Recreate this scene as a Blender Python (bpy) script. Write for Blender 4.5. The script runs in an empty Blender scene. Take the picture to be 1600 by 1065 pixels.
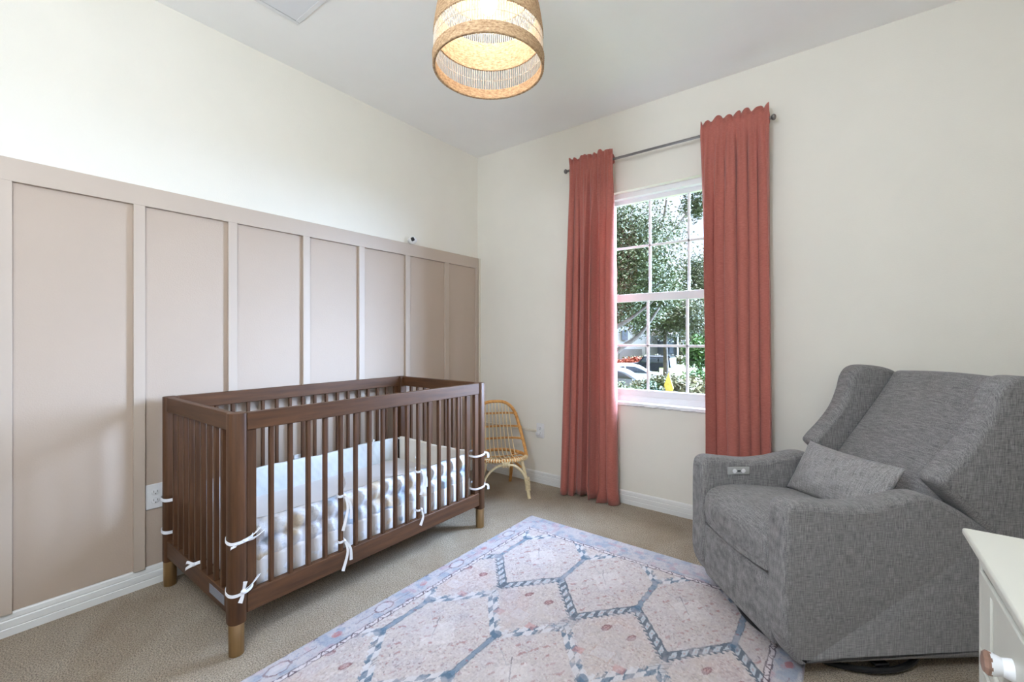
import bpy, bmesh, math, random
import numpy as np
from mathutils import Vector, Matrix, Quaternion
random.seed(7); rng = np.random.default_rng(7)
S = bpy.context.scene
COL = S.collection
PI = math.pi

# ---------------------------------------------------------------- camera
CX, CY, CH, YAW, FPX, V0 = 2.587, -2.916, 1.1567, math.radians(37.106), 684.237, 526.6
cam = bpy.data.cameras.new('camera'); cam.sensor_width = 36; cam.lens = FPX/1600*36
cam.shift_y = -(532.5-V0)/1600; cam.clip_start = 0.02; cam.clip_end = 500
co = bpy.data.objects.new('camera', cam); COL.objects.link(co)
co.location = (CX, CY, CH); co.rotation_euler = (PI/2, 0, YAW); S.camera = co

# ---------------------------------------------------------------- colour management, sampling
S.view_settings.view_transform = 'Standard'; S.view_settings.look = 'None'
S.view_settings.gamma = 1; S.view_settings.use_curve_mapping = False
S.view_settings.exposure = 0.12
S.cycles.use_denoising = True
S.cycles.max_bounces = 10; S.cycles.diffuse_bounces = 7; S.cycles.transparent_max_bounces = 16
S.cycles.sample_clamp_indirect = 6; S.cycles.caustics_reflective = False; S.cycles.caustics_refractive = False

# ---------------------------------------------------------------- world: hazy bright sky
W = bpy.data.worlds.new('sky'); S.world = W; W.use_nodes = True
nt = W.node_tree; nt.nodes.clear()
def wn(t, **k):
    n = nt.nodes.new(t)
    for a, b in k.items(): setattr(n, a, b)
    return n
out = wn('ShaderNodeOutputWorld'); bg = wn('ShaderNodeBackground'); tc = wn('ShaderNodeTexCoord')
SKYDIR = Vector((0.72, 0.58, 0.34)).normalized()      # the bright hazy part of the sky, east of the window
SKY_LOBE = 130.0
dot = wn('ShaderNodeVectorMath', operation='DOT_PRODUCT'); dot.inputs[1].default_value = SKYDIR
mx = wn('ShaderNodeMath', operation='MAXIMUM'); mx.inputs[1].default_value = 0
pw = wn('ShaderNodeMath', operation='POWER'); pw.inputs[1].default_value = 7
sc1 = wn('ShaderNodeVectorMath', operation='SCALE'); sc1.inputs[0].default_value = (0.68*SKY_LOBE, 0.92*SKY_LOBE, 1.34*SKY_LOBE)
ns = wn('ShaderNodeTexNoise'); ns.inputs['Scale'].default_value = 3; ns.inputs['Detail'].default_value = 5
rp = wn('ShaderNodeValToRGB'); rp.color_ramp.elements[0].position = .42; rp.color_ramp.elements[1].position = .62
rp.color_ramp.elements[0].color = (.40, .54, .80, 1); rp.color_ramp.elements[1].color = (.76, .81, .88, 1)
add = wn('ShaderNodeVectorMath', operation='ADD')
L_ = nt.links.new
zd = wn('ShaderNodeVectorMath', operation='DOT_PRODUCT'); zd.inputs[1].default_value = (0, 0, 1)
zm = wn('ShaderNodeMath', operation='MAXIMUM'); zm.inputs[1].default_value = 0
zp = wn('ShaderNodeMath', operation='POWER'); zp.inputs[1].default_value = 5.0
zs = wn('ShaderNodeVectorMath', operation='SCALE'); zs.inputs[0].default_value = (25.0, 27.0, 30.0)
za = wn('ShaderNodeVectorMath', operation='ADD')
L_(tc.outputs['Generated'], zd.inputs[0]); L_(zd.outputs['Value'], zm.inputs[0]); L_(zm.outputs[0], zp.inputs[0]); L_(zp.outputs[0], zs.inputs['Scale'])
L_(zs.outputs[0], za.inputs[0]); L_(rp.outputs[0], za.inputs[1])
L_(tc.outputs['Generated'], dot.inputs[0]); L_(dot.outputs['Value'], mx.inputs[0]); L_(mx.outputs[0], pw.inputs[0])
L_(pw.outputs[0], sc1.inputs['Scale']); L_(tc.outputs['Generated'], ns.inputs['Vector']); L_(ns.outputs['Fac'], rp.inputs[0])
L_(sc1.outputs[0], add.inputs[0]); L_(za.outputs[0], add.inputs[1]); L_(add.outputs[0], bg.inputs[0]); L_(bg.outputs[0], out.inputs[0])
bg.inputs[1].default_value = 1.0
# sun from behind the house (lights the street and the trees, never enters the room)
sun = bpy.data.lights.new('sun', 'SUN'); sun.energy = 1.2; sun.angle = math.radians(1); sun.color = (1, .95, .86)
so = bpy.data.objects.new('sun', sun); COL.objects.link(so); so.rotation_euler = (math.radians(40), 0, math.radians(-25))
# daylight portal in the window opening (only guides sampling of the sky)
pl = bpy.data.lights.new('window_portal', 'AREA'); pl.shape = 'RECTANGLE'; pl.size = .96; pl.size_y = 1.5
po = bpy.data.objects.new('window_portal', pl); COL.objects.link(po); po.location = (1.64, .135, 1.44); po.rotation_euler = (-PI/2, 0, 0)
pl.cycles.is_portal = True

BULB_E = 95.0
FILL_E = 49.0

# ================================================================ helpers
def srgb(r, g, b):
    def f(c):
        c /= 255
        return c/12.92 if c <= .04045 else ((c+.055)/1.055)**2.4
    return (f(r), f(g), f(b), 1)

class NT:
    def __init__(s, name):
        s.m = bpy.data.materials.new(name); s.m.use_nodes = True; s.t = s.m.node_tree; s.t.nodes.clear()
        s.out = s.n('ShaderNodeOutputMaterial')
    def n(s, t, **k):
        n = s.t.nodes.new(t)
        for a, b in k.items():
            if a in n.inputs: n.inputs[a].default_value = b
            else: setattr(n, a, b)
        return n
    def l(s, a, b): s.t.links.new(a, b)
    def math(s, op, a, b=None):
        n = s.t.nodes.new('ShaderNodeMath'); n.operation = op
        for i, x in enumerate((a, b)):
            if x is None: continue
            if hasattr(x, 'links'): s.l(x, n.inputs[i])
            else: n.inputs[i].default_value = x
        return n.outputs[0]
    def mix(s, f, a, b):
        n = s.t.nodes.new('ShaderNodeMix'); n.data_type = 'RGBA'
        for i, x in ((0, f), (6, a), (7, b)):
            if hasattr(x, 'links'): s.l(x, n.inputs[i])
            else: n.inputs[i].default_value = x
        return n.outputs[2]
    def noise(s, scale, detail=3, rough=.5, sc3=(1, 1, 1), kind='Object', dist=0):
        tc = s.n('ShaderNodeTexCoord'); mp = s.n('ShaderNodeMapping'); mp.inputs['Scale'].default_value = sc3
        s.l(tc.outputs[kind], mp.inputs[0]); n = s.n('ShaderNodeTexNoise'); s.l(mp.outputs[0], n.inputs['Vector'])
        n.inputs['Scale'].default_value = scale; n.inputs['Detail'].default_value = detail
        n.inputs['Roughness'].default_value = rough; n.inputs['Distortion'].default_value = dist
        return n.outputs['Fac']
    def ramp(s, f, a, b, lo=.3, hi=.7):
        n = s.t.nodes.new('ShaderNodeValToRGB'); s.l(f, n.inputs[0])
        n.color_ramp.elements[0].position = lo; n.color_ramp.elements[1].position = hi
        n.color_ramp.elements[0].color = a; n.color_ramp.elements[1].color = b
        return n.outputs[0]
    def bsdf(s, col, rough=.6, metal=0, bump=None, bstr=.2, bdist=.002, spec=.5, **k):
        p = s.n('ShaderNodeBsdfPrincipled')
        if hasattr(col, 'links'): s.l(col, p.inputs['Base Color'])
        else: p.inputs['Base Color'].default_value = col
        p.inputs['Roughness'].default_value = rough; p.inputs['Metallic'].default_value = metal
        p.inputs['Specular IOR Level'].default_value = spec
        for a, b in k.items(): p.inputs[a.replace('_', ' ')].default_value = b
        if bump is not None:
            b = s.n('ShaderNodeBump'); b.inputs['Strength'].default_value = bstr; b.inputs['Distance'].default_value = bdist
            s.l(bump, b.inputs['Height']); s.l(b.outputs[0], p.inputs['Normal'])
        s.l(p.outputs[0], s.out.inputs[0]); return p

def simple(name, col, rough=.5, metal=0, var=.06, scale=8, bumpscale=None, bstr=.15, bdist=.001, spec=.4, sc3=(1, 1, 1)):
    t = NT(name); f = t.noise(scale, 3, .6, sc3)
    a = tuple(c*(1-var) for c in col[:3])+(1,); b = tuple(min(1, c*(1+var)) for c in col[:3])+(1,)
    c = t.ramp(f, a, b, .35, .65)
    t.bsdf(c, rough, metal, t.noise(bumpscale, 2) if bumpscale else None, bstr, bdist, spec)
    return t.m

M = {}
M['wall'] = simple('cream_wall_paint', srgb(230, 226, 216), .85, 0, .012, 3, 160, .35, .0012, .2)
M['ceiling'] = simple('white_ceiling_paint', srgb(244, 243, 241), .9, 0, .01, 3, 120, .3, .001, .2)
M['taupe'] = simple('taupe_wall_paint', srgb(178, 161, 146), .62, 0, .012, 3, 170, .4, .0012, .4)
M['taupe_trim'] = simple('taupe_trim_paint', srgb(183, 168, 154), .5, 0, .01, 3, None, spec=.45)
M['trim'] = simple('white_trim_paint', srgb(226, 226, 224), .4, 0, .01, 5, None, spec=.5)
M['vinyl'] = simple('white_window_vinyl', srgb(230, 231, 234), .35, 0, .01, 5)
M['plate'] = simple('white_plastic', srgb(225, 225, 226), .35, 0, .01, 5)
M['slot'] = simple('dark_slot', srgb(50, 50, 52), .5)
M['cream_plastic'] = simple('cream_plastic', srgb(222, 214, 198), .5, 0, .01, 5)
M['black'] = simple('black_plastic', srgb(22, 22, 24), .35, 0, .1, 5)
M['brass'] = simple('brushed_brass', srgb(176, 146, 106), .28, .95, .08, 60, None, sc3=(1, 1, .05))
M['steel'] = simple('grey_metal', srgb(120, 116, 114), .35, .8, .05, 20)
M['grey_plastic'] = simple('grey_control_plastic', srgb(165, 165, 163), .4, 0, .03, 20)
M['dresser'] = simple('white_dresser_paint', srgb(184, 182, 172), .42, 0, .01, 4)
M['bronze'] = simple('rose_bronze', srgb(150, 120, 105), .4, .6, .1, 60)
M['white_cotton'] = simple('white_cotton', srgb(236, 238, 244), .9, 0, .02, 40, 300, .3, .0006, .15)
M['sheet'] = simple('white_fitted_sheet', srgb(218, 216, 218), .9, 0, .015, 10, 60, .15, .001, .15)
M['binding'] = simple('pale_rattan_binding', srgb(226, 208, 168), .55, 0, .08, 60, 200, .4, .001)
M['bumper_in'] = simple('pale_bumper_lining', srgb(208, 214, 217), .9, 0, .03, 14, 30, .5, .004, .15)

def wood(name, axis):
    sc3 = [14, 14, 14]; sc3[axis] = .9
    t = NT(name); f = t.noise(4, 5, .6, tuple(sc3)); g = t.noise(22, 3, .6, tuple(sc3)); h = t.noise(5, 2, .5)
    c = t.ramp(f, srgb(58, 36, 22), srgb(94, 62, 39), .3, .7)
    c = t.mix(t.math('MULTIPLY', g, .35), c, srgb(50, 33, 22))
    c = t.mix(t.math('MULTIPLY', h, .25), c, srgb(98, 68, 46))
    t.bsdf(c, .5, 0, g, .12, .0006, .28); return t.m
M['wood_x'] = wood('walnut_wood_across', 0); M['wood_y'] = wood('walnut_wood_along', 1); M['wood_z'] = wood('walnut_wood_upright', 2)

def carpet():
    t = NT('beige_pile_carpet'); a = t.noise(2.2, 4, .65, dist=.6); b = t.noise(210, 3, .75); c = t.noise(95, 3, .7); d = t.noise(7, 4, .65, dist=.8)
    col = t.ramp(a, srgb(194, 170, 138), srgb(240, 226, 202), .3, .7)
    col = t.mix(t.math('MULTIPLY', d, .30), col, srgb(162, 138, 112))
    col = t.mix(t.ramp(b, (1, 1, 1, 1), (0, 0, 0, 1), .36, .58), col, srgb(104, 84, 64))
    h = t.math('ADD', b, t.math('MULTIPLY', c, 1.2))
    p = t.bsdf(col, .97, 0, h, 1.0, .014, .05); p.inputs['Sheen Weight'].default_value = .25
    return t.m
M['carpet'] = carpet()

def linen(name, k=1.0):
    t = NT(name)
    h = t.noise(1, 2, .5, (28, 420, 420)); v = t.noise(1, 2, .5, (420, 28, 32)); u = t.noise(1, 2, .5, (420, 420, 26))
    w = t.math('MULTIPLY', t.math('ADD', t.math('ADD', h, v), u), .3333)
    fine = t.noise(700, 2, .6)
    w = t.math('ADD', t.math('MULTIPLY', w, .85), t.math('MULTIPLY', fine, .15))
    a = tuple(c*k for c in srgb(72, 71, 73)[:3])+(1,); b = tuple(c*k for c in srgb(168, 165, 164)[:3])+(1,)
    c = t.ramp(w, a, b, .36, .66)
    big = t.noise(6, 2, .5); c = t.mix(t.math('MULTIPLY', big, .12), c, tuple(x*k for x in srgb(130, 124, 122)[:3])+(1,))
    p = t.bsdf(c, .88, 0, w, .5, .0012, .2); p.inputs['Sheen Weight'].default_value = .12
    return t.m
M['linen'] = linen('grey_linen', .92); M['linen_light'] = linen('grey_linen_pillow', 1.25)

def curtain_mat():
    t = NT('dusty_rose_velvet'); f = t.noise(1, 3, .6, (60, 60, 400)); g = t.noise(5, 2, .5)
    c = t.ramp(f, srgb(158, 90, 80), srgb(184, 112, 99), .3, .7)
    c = t.mix(t.math('MULTIPLY', g, .2), c, srgb(162, 94, 88))
    p = t.n('ShaderNodeBsdfPrincipled'); t.l(c, p.inputs['Base Color']); p.inputs['Roughness'].default_value = .8
    p.inputs['Specular IOR Level'].default_value = .15; p.inputs['Sheen Weight'].default_value = .3
    tr = t.n('ShaderNodeBsdfTranslucent'); tr.inputs[0].default_value = srgb(215, 60, 50)
    mx = t.n('ShaderNodeMixShader'); mx.inputs[0].default_value = .12
    t.l(p.outputs[0], mx.inputs[1]); t.l(tr.outputs[0], mx.inputs[2]); t.l(mx.outputs[0], t.out.inputs[0]); return t.m
M['curtain'] = curtain_mat()

def glass():
    t = NT('window_glass'); tr = t.n('ShaderNodeBsdfTransparent'); tr.inputs[0].default_value = (.97, .98, .98, 1)
    g = t.n('ShaderNodeBsdfGlossy'); g.inputs['Roughness'].default_value = .02
    mx = t.n('ShaderNodeMixShader'); mx.inputs[0].default_value = .014
    t.l(tr.outputs[0], mx.inputs[1]); t.l(g.outputs[0], mx.inputs[2]); t.l(mx.outputs[0], t.out.inputs[0]); return t.m
M['glass'] = glass()

def emis(name, col, e):
    t = NT(name); n = t.n('ShaderNodeEmission'); n.inputs[0].default_value = col; n.inputs[1].default_value = e
    t.l(n.outputs[0], t.out.inputs[0]); return t.m
M['bulb'] = emis('glowing_bulb', (.98, .98, .98, 1), BULB_E)

def rattan(name, a, b, tr=0.0, sc=(1, 1, 1), s=70):
    t = NT(name); f = t.noise(s, 4, .7, sc); g = t.noise(s*3, 2, .6, sc); c = t.ramp(f, a, b, .3, .7)
    p = t.bsdf(c, .6, 0, g, .8, .002, .3)
    if tr:
        x = t.n('ShaderNodeBsdfTranslucent'); t.l(c, x.inputs[0]); mx = t.n('ShaderNodeMixShader'); mx.inputs[0].default_value = tr
        t.l(p.outputs[0], mx.inputs[1]); t.l(x.outputs[0], mx.inputs[2]); t.l(mx.outputs[0], t.out.inputs[0])
    return t.m
M['weave'] = rattan('woven_seagrass', srgb(140, 102, 68), srgb(222, 190, 150), .12, (1, 1, 3), 75)
M['sticks'] = rattan('bleached_cane', srgb(190, 172, 150), srgb(232, 222, 206), .15)
M['rattan'] = rattan('honey_rattan', srgb(178, 118, 58), srgb(226, 172, 104), 0, (1, 1, 1), 25)

def bumper_mat():
    t = NT('patterned_bumper_cotton')
    tc = t.n('ShaderNodeTexCoord'); v = t.n('ShaderNodeTexVoronoi'); v.inputs['Scale'].default_value = 10; t.l(tc.outputs['Object'], v.inputs['Vector'])
    d = v.outputs['Distance']; cr = v.outputs['Color']
    sep = t.n('ShaderNodeSeparateColor'); t.l(cr, sep.inputs[0])
    blot = t.ramp(sep.outputs[0], srgb(212, 198, 178), srgb(176, 190, 208), .45, .55)
    white = srgb(224, 227, 236)
    inside = t.ramp(d, (1, 1, 1, 1), (0, 0, 0, 1), .34, .52)
    c = t.mix(inside, white, blot)
    c = t.mix(t.math('MULTIPLY', t.ramp(t.noise(34, 4, .7, dist=1.5), (0, 0, 0, 1), (1, 1, 1, 1), .56, .66), .5), c, srgb(168, 182, 202))
    t.bsdf(c, .9, 0, t.noise(38, 3, .6, dist=1), .6, .006, .15); return t.m
M['bumper'] = bumper_mat()
M['leaf1'] = simple('oak_leaves', srgb(67, 76, 45), .55, 0, .35, 3)
M['leaf2'] = simple('dusty_leaves', srgb(84, 88, 65), .55, 0, .3, 3)
M['leaf3'] = simple('bright_leaves', srgb(56, 87, 31), .5, 0, .3, 3)
M['leaf4'] = simple('dark_hedge_leaves', srgb(37, 56, 32), .55, 0, .35, 3)
M['leaf5'] = simple('straw_leaves', srgb(99, 96, 70), .6, 0, .25, 3)
M['bark'] = simple('grey_bark', srgb(74, 66, 59), .9, 0, .3, 10, 20, .6, .02)
M['lawn'] = simple('mown_lawn', srgb(78, 87, 48), .95, 0, .22, 1.2)
M['asphalt'] = simple('grey_asphalt', srgb(93, 92, 90), .9, 0, .08, 2)
M['house_white'] = simple('white_stucco', srgb(148, 148, 149), .8, 0, .02, 1)
M['house_grey'] = simple('grey_garage', srgb(93, 90, 89), .7, 0, .04, 1)
M['house_blue'] = simple('slate_siding', srgb(63, 70, 79), .7, 0, .06, 1)
M['roof'] = simple('brown_shingles', srgb(93, 84, 78), .9, 0, .1, 3)
M['orange'] = simple('orange_flowers', srgb(132, 62, 40), .8, 0, .2, 5)
M['car_white'] = simple('white_car_paint', srgb(159, 161, 163), .25, 0, .01, 1)
M['car_silver'] = simple('silver_car_paint', srgb(109, 112, 121), .28, .3, .02, 1)
M['car_dark'] = simple('navy_car_paint', srgb(27, 32, 40), .3, .1, .05, 1)
M['car_glass'] = simple('tinted_car_glass', srgb(57, 63, 71), .12, 0, .05, 1)
M['tyre'] = simple('black_tyre', srgb(42, 42, 44), .8)
M['rim'] = simple('wheel_metal', srgb(150, 152, 158), .35, .6)
M['yellow'] = simple('yellow_sign_paint', srgb(167, 140, 58), .6, 0, .03, 3)
M['wood_stake'] = simple('grey_stake', srgb(110, 104, 96), .8)

# ---------------- mesh builder
class MB:
    def __init__(s): s.v = []; s.f = []
    def add(s, vs, fs):
        o = len(s.v); s.v += [tuple(map(float, p)) for p in vs]; s.f += [tuple(i+o for i in f) for f in fs]; return s
    def box(s, x0, x1, y0, y1, z0, z1):
        vs = [(x, y, z) for z in (z0, z1) for y in (y0, y1) for x in (x0, x1)]
        return s.add(vs, [(0, 2, 3, 1), (4, 5, 7, 6), (0, 1, 5, 4), (2, 6, 7, 3), (0, 4, 6, 2), (1, 3, 7, 5)])
    def tube(s, pts, r, n=8, closed=False):
        P = [Vector(p) for p in pts]; m = len(P); rs = r if isinstance(r, (list, tuple)) else [r]*m
        def tan(i):
            if closed: return (P[(i+1) % m]-P[i-1]).normalized()
            return (P[min(i+1, m-1)]-P[max(i-1, 0)]).normalized()
        t0 = tan(0); up = Vector((0, 0, 1)) if abs(t0.z) < .9 else Vector((1, 0, 0))
        nrm = t0.cross(up).normalized(); vs = []
        prev = t0
        for i in range(m):
            t = tan(i); q = prev.rotation_difference(t); nrm = q @ nrm; nrm = (nrm-t*nrm.dot(t)).normalized(); prev = t
            b = t.cross(nrm)
            for k in range(n):
                a = 2*PI*k/n; vs.append(P[i]+(nrm*math.cos(a)+b*math.sin(a))*rs[i])
        fs = []
        for i in range(m if closed else m-1):
            j = (i+1) % m
            for k in range(n): fs.append((i*n+k, i*n+(k+1) % n, j*n+(k+1) % n, j*n+k))
        if not closed: fs += [tuple(range(n))[::-1], tuple((m-1)*n+k for k in range(n))]
        return s.add(vs, fs)
    def lathe(s, prof, n=32, c=(0, 0, 0), cap=True):
        vs = [(c[0]+r*math.cos(2*PI*k/n), c[1]+r*math.sin(2*PI*k/n), c[2]+z) for r, z in prof for k in range(n)]
        m = len(prof); fs = [(i*n+k, i*n+(k+1) % n, (i+1)*n+(k+1) % n, (i+1)*n+k) for i in range(m-1) for k in range(n)]
        if cap: fs += [tuple(range(n))[::-1], tuple((m-1)*n+k for k in range(n))]
        return s.add(vs, fs)
    def grid(s, fn, nu, nv):
        vs = [fn(i/(nu-1), j/(nv-1)) for j in range(nv) for i in range(nu)]
        return s.add(vs, [(j*nu+i, j*nu+i+1, (j+1)*nu+i+1, (j+1)*nu+i) for j in range(nv-1) for i in range(nu-1)])
    def slab(s, fn, nu, nv, th):
        """closed sheet: fn(u,v)->(point, normal)"""
        A = [fn(i/(nu-1), j/(nv-1)) for j in range(nv) for i in range(nu)]
        vs = [Vector(p)+Vector(n)*th/2 for p, n in A]+[Vector(p)-Vector(n)*th/2 for p, n in A]; N = nu*nv; fs = []
        for j in range(nv-1):
            for i in range(nu-1):
                a, b, c, d = j*nu+i, j*nu+i+1, (j+1)*nu+i+1, (j+1)*nu+i
                fs += [(a, b, c, d), (a+N, d+N, c+N, b+N)]
        ring = [i for i in range(nu)]+[j*nu+nu-1 for j in range(1, nv)]+[(nv-1)*nu+i for i in range(nu-2, -1, -1)]+[j*nu for j in range(nv-2, 0, -1)]
        for k in range(len(ring)):
            a, b = ring[k], ring[(k+1) % len(ring)]; fs.append((a, a+N, b+N, b))
        return s.add(vs, fs)
    def rprism(s, outl, a0, a1, r=.02, seg=4, mp=lambda p, q, a: (p, a, q), bulge=0):
        """outline (p,q) extruded along a, with rounded rims"""
        O = [Vector(p) for p in outl]; m = len(O)
        area = sum(O[i].x*O[(i+1) % m].y-O[(i+1) % m].x*O[i].y for i in range(m))
        sg = 1 if area > 0 else -1; nr = []
        for i in range(m):
            t = (O[(i+1) % m]-O[i-1]).normalized(); nr.append(Vector((t.y, -t.x))*sg)
        rings = []
        for k in range(seg+1):
            a = PI/2*k/seg; rings.append((a0+r*(1-math.sin(a)), r*(1-math.cos(a))))
        rings = rings[::-1]; rings = [(a0+r*(1-math.cos(PI/2*k/seg)), r*(1-math.sin(PI/2*k/seg))) for k in range(seg+1)]
        nb = 5 if bulge else 0
        mid = [(a0+r+(a1-a0-2*r)*(k+1)/(nb+1), -bulge*math.sin(PI*(k+1)/(nb+1))) for k in range(nb)]
        R = rings+mid+[(a1-(a-a0), d) for a, d in rings[::-1]]
        vs = [mp(*(O[i]-nr[i]*d), a) for a, d in R for i in range(m)]; K = len(R)
        fs = [(k*m+i, k*m+(i+1) % m, (k+1)*m+(i+1) % m, (k+1)*m+i) for k in range(K-1) for i in range(m)]
        fs += [tuple(range(m))[::-1], tuple((K-1)*m+i for i in range(m))]
        return s.add(vs, fs)
    def ribbon(s, pts, side, w, th=.0018):
        """flat band along pts; side = vector or list of vectors giving the width direction"""
        P = [Vector(p) for p in pts]; m = len(P); sd = side if isinstance(side, list) else [side]*m
        ws = w if isinstance(w, (list, tuple)) else [w]*m; vs = []
        for i in range(m):
            t = (P[min(i+1, m-1)]-P[max(i-1, 0)]).normalized(); a = Vector(sd[i]); a = (a-t*a.dot(t)).normalized(); n = t.cross(a)
            for x, y in ((-1, -1), (1, -1), (1, 1), (-1, 1)): vs.append(P[i]+a*x*ws[i]/2+n*y*th/2)
        fs = [(i*4+k, i*4+(k+1) % 4, (i+1)*4+(k+1) % 4, (i+1)*4+k) for i in range(m-1) for k in range(4)]
        fs += [(3, 2, 1, 0), tuple((m-1)*4+k for k in range(4))]
        return s.add(vs, fs)
    def ball(s, c, r, n=16, sc=(1, 1, 1)):
        h = n//2; vs = [(c[0], c[1], c[2]-r*sc[2])]
        for j in range(1, h):
            a = -PI/2+PI*j/h
            for k in range(n): vs.append((c[0]+r*sc[0]*math.cos(a)*math.cos(2*PI*k/n), c[1]+r*sc[1]*math.cos(a)*math.sin(2*PI*k/n), c[2]+r*sc[2]*math.sin(a)))
        vs.append((c[0], c[1], c[2]+r*sc[2])); e = len(vs)-1
        fs = [(0, 1+(k+1) % n, 1+k) for k in range(n)]+[(e, 1+(h-2)*n+k, 1+(h-2)*n+(k+1) % n) for k in range(n)]
        fs += [(1+j*n+k, 1+j*n+(k+1) % n, 1+(j+1)*n+(k+1) % n, 1+(j+1)*n+k) for j in range(h-2) for k in range(n)]
        return s.add(vs, fs)
    def build(s, name, mat, parent=None, smooth=35, bevel=0, bseg=2, subsurf=0, recalc=True):
        me = bpy.data.meshes.new(name); me.from_pydata(s.v, [], s.f)
        if recalc and len(s.f) < 200000:
            bm = bmesh.new(); bm.from_mesh(me); bmesh.ops.recalc_face_normals(bm, faces=bm.faces); bm.to_mesh(me); bm.free()
        me.materials.append(mat if not isinstance(mat, str) else M[mat])
        if smooth:
            me.polygons.foreach_set('use_smooth', [len(p.vertices) <= 8 for p in me.polygons])
            if smooth < 180: me.set_sharp_from_angle(angle=math.radians(smooth))
        o = bpy.data.objects.new(name, me); COL.objects.link(o)
        if parent: o.parent = parent
        if bevel:
            b = o.modifiers.new('bevel', 'BEVEL'); b.width = bevel; b.segments = bseg; b.limit_method = 'ANGLE'; b.angle_limit = math.radians(40)
        if subsurf:
            b = o.modifiers.new('sub', 'SUBSURF'); b.levels = b.render_levels = subsurf
        return o

def tag(o, label=None, cat=None, group=None, kind=None):
    if label: o['label'] = label
    if cat: o['category'] = cat
    if group: o['group'] = group
    if kind: o['kind'] = kind
    return o
def empty(name, loc, rz=0, label=None, cat=None, group=None, kind=None):
    o = bpy.data.objects.new(name, None); COL.objects.link(o); o.location = loc; o.rotation_euler = (0, 0, rz); o.empty_display_size = .1
    return tag(o, label, cat, group, kind)
def struct(o, label=None): o['kind'] = 'structure'; return tag(o, label)
def cr(pts, n=8, closed=False):
    """Catmull-Rom through pts"""
    P = [Vector(p) for p in pts]; m = len(P); out = []
    for i in range(m if closed else m-1):
        if closed: a, b, c, d = P[i-1], P[i], P[(i+1) % m], P[(i+2) % m]
        else: a, b, c, d = P[max(i-1, 0)], P[i], P[i+1], P[min(i+2, m-1)]
        for k in range(n):
            t = k/n; out.append(.5*((2*b)+(c-a)*t+(2*a-5*b+4*c-d)*t*t+(3*b-a-3*c+d)*t**3))
    if not closed: out.append(P[-1])
    return out
def at(u, v, s):
    """world point seen at photo pixel (u,v), s metres deep"""
    t = (u-800)/FPX; w = (V0-v)/FPX
    return Vector((CX+s*(math.cos(YAW)*t-math.sin(YAW)), CY+s*(math.sin(YAW)*t+math.cos(YAW)), CH+s*w))

# ================================================================ the room
H = 2.743; XR = 3.32; YB = -3.5; T = .16
struct(MB().box(-T, XR+T, YB-T, T, -.25, 0).build('floor', 'carpet', smooth=0), 'beige pile carpet over the whole floor')
struct(MB().box(-T, XR+T, YB-T, T, H, H+.2).build('ceiling', 'ceiling', smooth=0), 'flat white ceiling')
struct(MB().box(-T, 0, YB-T, T, 0, H).build('wall_left', 'wall', smooth=0), 'cream wall behind the crib')
struct(MB().box(XR, XR+T, YB-T, T, 0, H).build('wall_right', 'wall', smooth=0), 'cream wall behind the dresser')
struct(MB().box(0, XR, YB-T, YB, 0, H).build('wall_back', 'wall', smooth=0), 'cream wall behind the camera')
WX0, WX1, WZ0, WZ1 = 1.19, 2.09, .70, 2.18
w = MB().box(0, WX0, 0, T, 0, H).box(WX1, XR, 0, T, 0, H).box(WX0, WX1, 0, T, 0, WZ0-.02).box(WX0, WX1, 0, T, WZ1, H)
struct(w.build('wall_front', 'wall', smooth=0), 'cream wall with the window')
# board and batten on the left wall
struct(MB().box(0, .004, YB, -.001, .09, 1.80).build('trim_1', 'taupe', smooth=0), 'taupe painted lower wall panel')
struct(MB().box(0, .021, YB, -.001, 1.761, 1.851).build('trim_2', 'taupe_trim', bevel=.0015), 'taupe cap board along the panelled wall')
ys = [-3.15, -2.752, -2.3465, -1.962, -1.5635, -1.185, -.796, -.394, -.022]
for i, y in enumerate(ys):
    struct(MB().box(.003, .020, y-.021, y+.021, .088, 1.763).build('trim_%d' % (i+3), 'taupe_trim', bevel=.0012), 'taupe vertical batten')
# baseboards with a stepped profile
prof = [(0, 0), (.013, 0), (.013, .028), (.0105, .031), (.0125, .034), (.012, .058), (.0085, .062), (.0100, .066), (.008, .082), (.004, .088), (0, .09)]
def board(name, p0, p1, inward):
    p0, p1, n = Vector(p0), Vector(p1), Vector(inward); m = len(prof)
    vs = [p+n*a+Vector((0, 0, z)) for p in (p0, p1) for a, z in prof]
    fs = [(i, (i+1) % m, m+(i+1) % m, m+i) for i in range(m)]+[tuple(range(m))[::-1], tuple(range(m, 2*m))]
    struct(MB().add(vs, fs).build(name, 'trim', smooth=20), 'white stepped baseboard')
board('baseboard_left', (0, YB, 0), (0, 0, 0), (1, 0, 0))
board('baseboard_front', (.013, 0, 0), (XR, 0, 0), (0, -1, 0))
board('baseboard_right', (XR, YB, 0), (XR, -.013, 0), (-1, 0, 0))

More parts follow.
